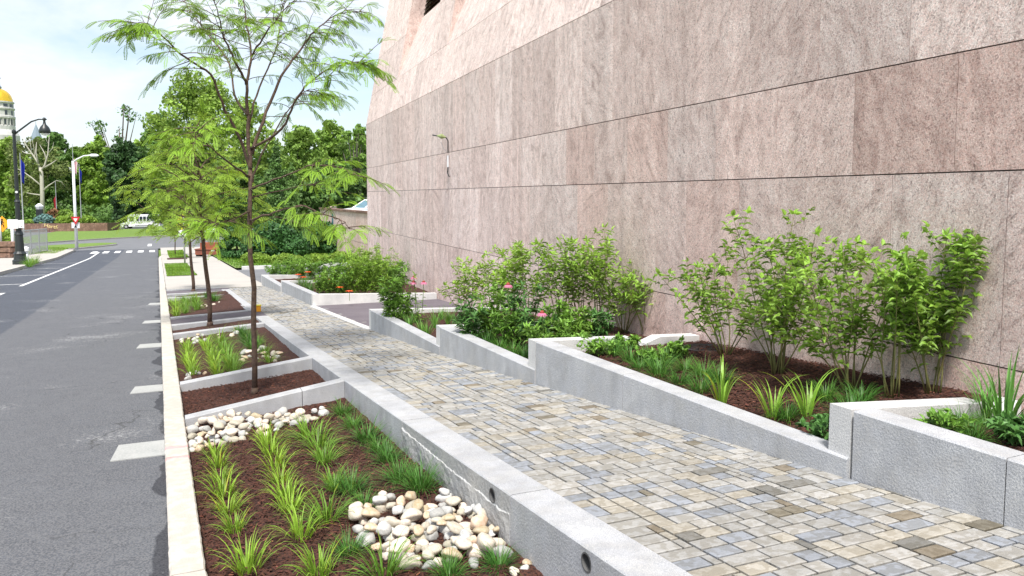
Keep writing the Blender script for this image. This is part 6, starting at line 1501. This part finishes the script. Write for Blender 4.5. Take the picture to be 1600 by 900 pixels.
# island stone planter wall with letters and planting
def island():
    pa, pb = at(52, 363), at(168, 362); zf = lambda x, y: gz(y) + .14
    e = empty('island_planter', (pa.x, pa.y, zf(0, pa.y)), 0, 'long low brown stone planter wall with gold letters on the traffic island', 'planter'); o = Vector(e.location); D = (pa - EYE).dot(FW); s = D / FPX; h = 1.55; pc = pb + Vector((1.5, 9, 0))
    mb = MB(); pts = [pa + (pa - pb) * .25, pa, (pa + pb) / 2 + Vector((0, -.8, 0)), pb, pc]
    for u, v in zip(pts, pts[1:]):
        dn = Vector((0, .6, 0)); B = [Vector((p.x, p.y, zf(0, p.y) - .2)) - o for p in (u, v, v + dn, u + dn)]; mb.hexa(B, [q + Vector((0, 0, h)) for q in B])
    mb.build('wall', M['brownstone'], e)
    mb = MB(); up = []; 
    mb.add([Vector((p.x, p.y, zf(0, pb.y) + h - .45)) - o for p in (pts[0], pts[1], pts[2], pts[3], pts[4], pts[4] + Vector((-30, 4, 0)), pts[0] + Vector((0, 14, 0)))], [(0, 1, 2, 3, 4, 5, 6)]); mb.build('soil', M['mulch'], e)
    c = pa.lerp(pb, .30); d = (pb - pa); d.z = 0
    text_on(e, 'Hartford', Vector((c.x, c.y - .62, zf(0, c.y) + .75)) - o, d, Vector((0, -1, 0)), .95, M['goldletters'], 'lettering')
    for i, (x, yt, yb, w, m, lab) in enumerate([(70, 334, 352, 38, 'leaf_blue', 'blue-grey spreading spruce on the island planter'), (97, 338, 354, 26, 'leaf_yel', 'yellow-green shrub beside the blue spruce'), (112, 334, 354, 26, 'leaf_yel', 'pale shrub directly behind the yield sign'), (138, 336, 355, 36, 'leaf_yel', 'pale grassy shrub right of the yield sign'), (85, 326, 342, 26, 'leaf_red', 'reddish shrub behind the island planter'), (102, 327, 342, 34, 'leaf_yel', 'yellowish shrub behind the reddish one'), (78, 345, 356, 46, 'leaf_mid', 'low green shrub spilling over the island letters'), (125, 348, 356, 60, 'leaf_mid', 'low green hedge along the island wall top'), (76, 348, 362, 20, 'leaf_dark', 'dark conifer hanging over the island wall'), (45, 342, 360, 34, 'leaf_mid', 'green shrub left end of island'), (8, 356, 384, 50, 'leaf_yel', 'bright bush behind the orange diamond sign')]):
        bush(x, yt, yb, w, m, lab, 60 + i, 2200, .28 if i < 10 else .12, name='island_shrub', depth=D + 2 + (6 if yt < 330 else 0) if i < 10 else 66, nl=16)
    p = PT(62, 335, D + 16); b = Vector((p.x, p.y, gz(p.y))); e = empty('lantern_pillar', tuple(b), 0, 'dark pillar with a lit-topped lantern behind the blue spruce', 'lamp'); h = zpix(b.x, b.y, 327) - b.z
    mb = MB(); mb.box(-.55, .55, -.55, .55, 0, h); mb.build('pillar', M['black'], e); mb = MB(); mb.lathe([(.5, h), (.75, h + .6), (.2, h + 1.1)], 8); mb.build('lantern', M['white'], e)
island()
# road-verge tuft by the lamp
row([(50, 413), (56, 411), (46, 416)], CM, z15, 'ragged grass', 'the pavement edge at the lamp', 3.2)
# small dark rounded post head above the shrubs
b, D = base_at(776, 470, zwalk); D = 14.2; p = PT(776, 372, D); e = empty('marker_post', (p.x, p.y, gz(p.y) + .2), 0, 'dark brown rounded post head showing above the middle shrubs', 'post')
h = p.z - (gz(p.y) + .2); mb = MB(); mb.tube([(0, 0, 0), (0, 0, h)], .03, 8); mb.build('post', M['white'], e)
mb = MB(); mb.lathe([(.045, h - .10), (.058, h - .03), (.055, h + .03), (.04, h + .065), (.01, h + .08)], 14); mb.build('cap', M['umber'], e, smooth=True)
mb = MB(); mb.box(-.03, .02, -.065, -.05, h - .08, h + .02, Matrix.Rotation(-YAW, 4, 'Z')); mb.build('red_plate', M['facebrown'], e)
# yellow hydrant-like marker at the wall corner beside the nearest trunk
p = at(404, 487, zwalk); e = empty('yellow_marker', (p.x, p.y, zwalk(p.x, p.y) + .006), 0, 'small yellow block on the granite wall right of the nearest trunk', 'marker'); mb = MB(); mb.box(-.04, .04, -.04, .04, 0, .11); mb.build('block', M['orange'], e)
mb = MB(); mb.box(-.05, .05, -.05, .05, .11, .125); mb.build('lid', M['yellow'], e)
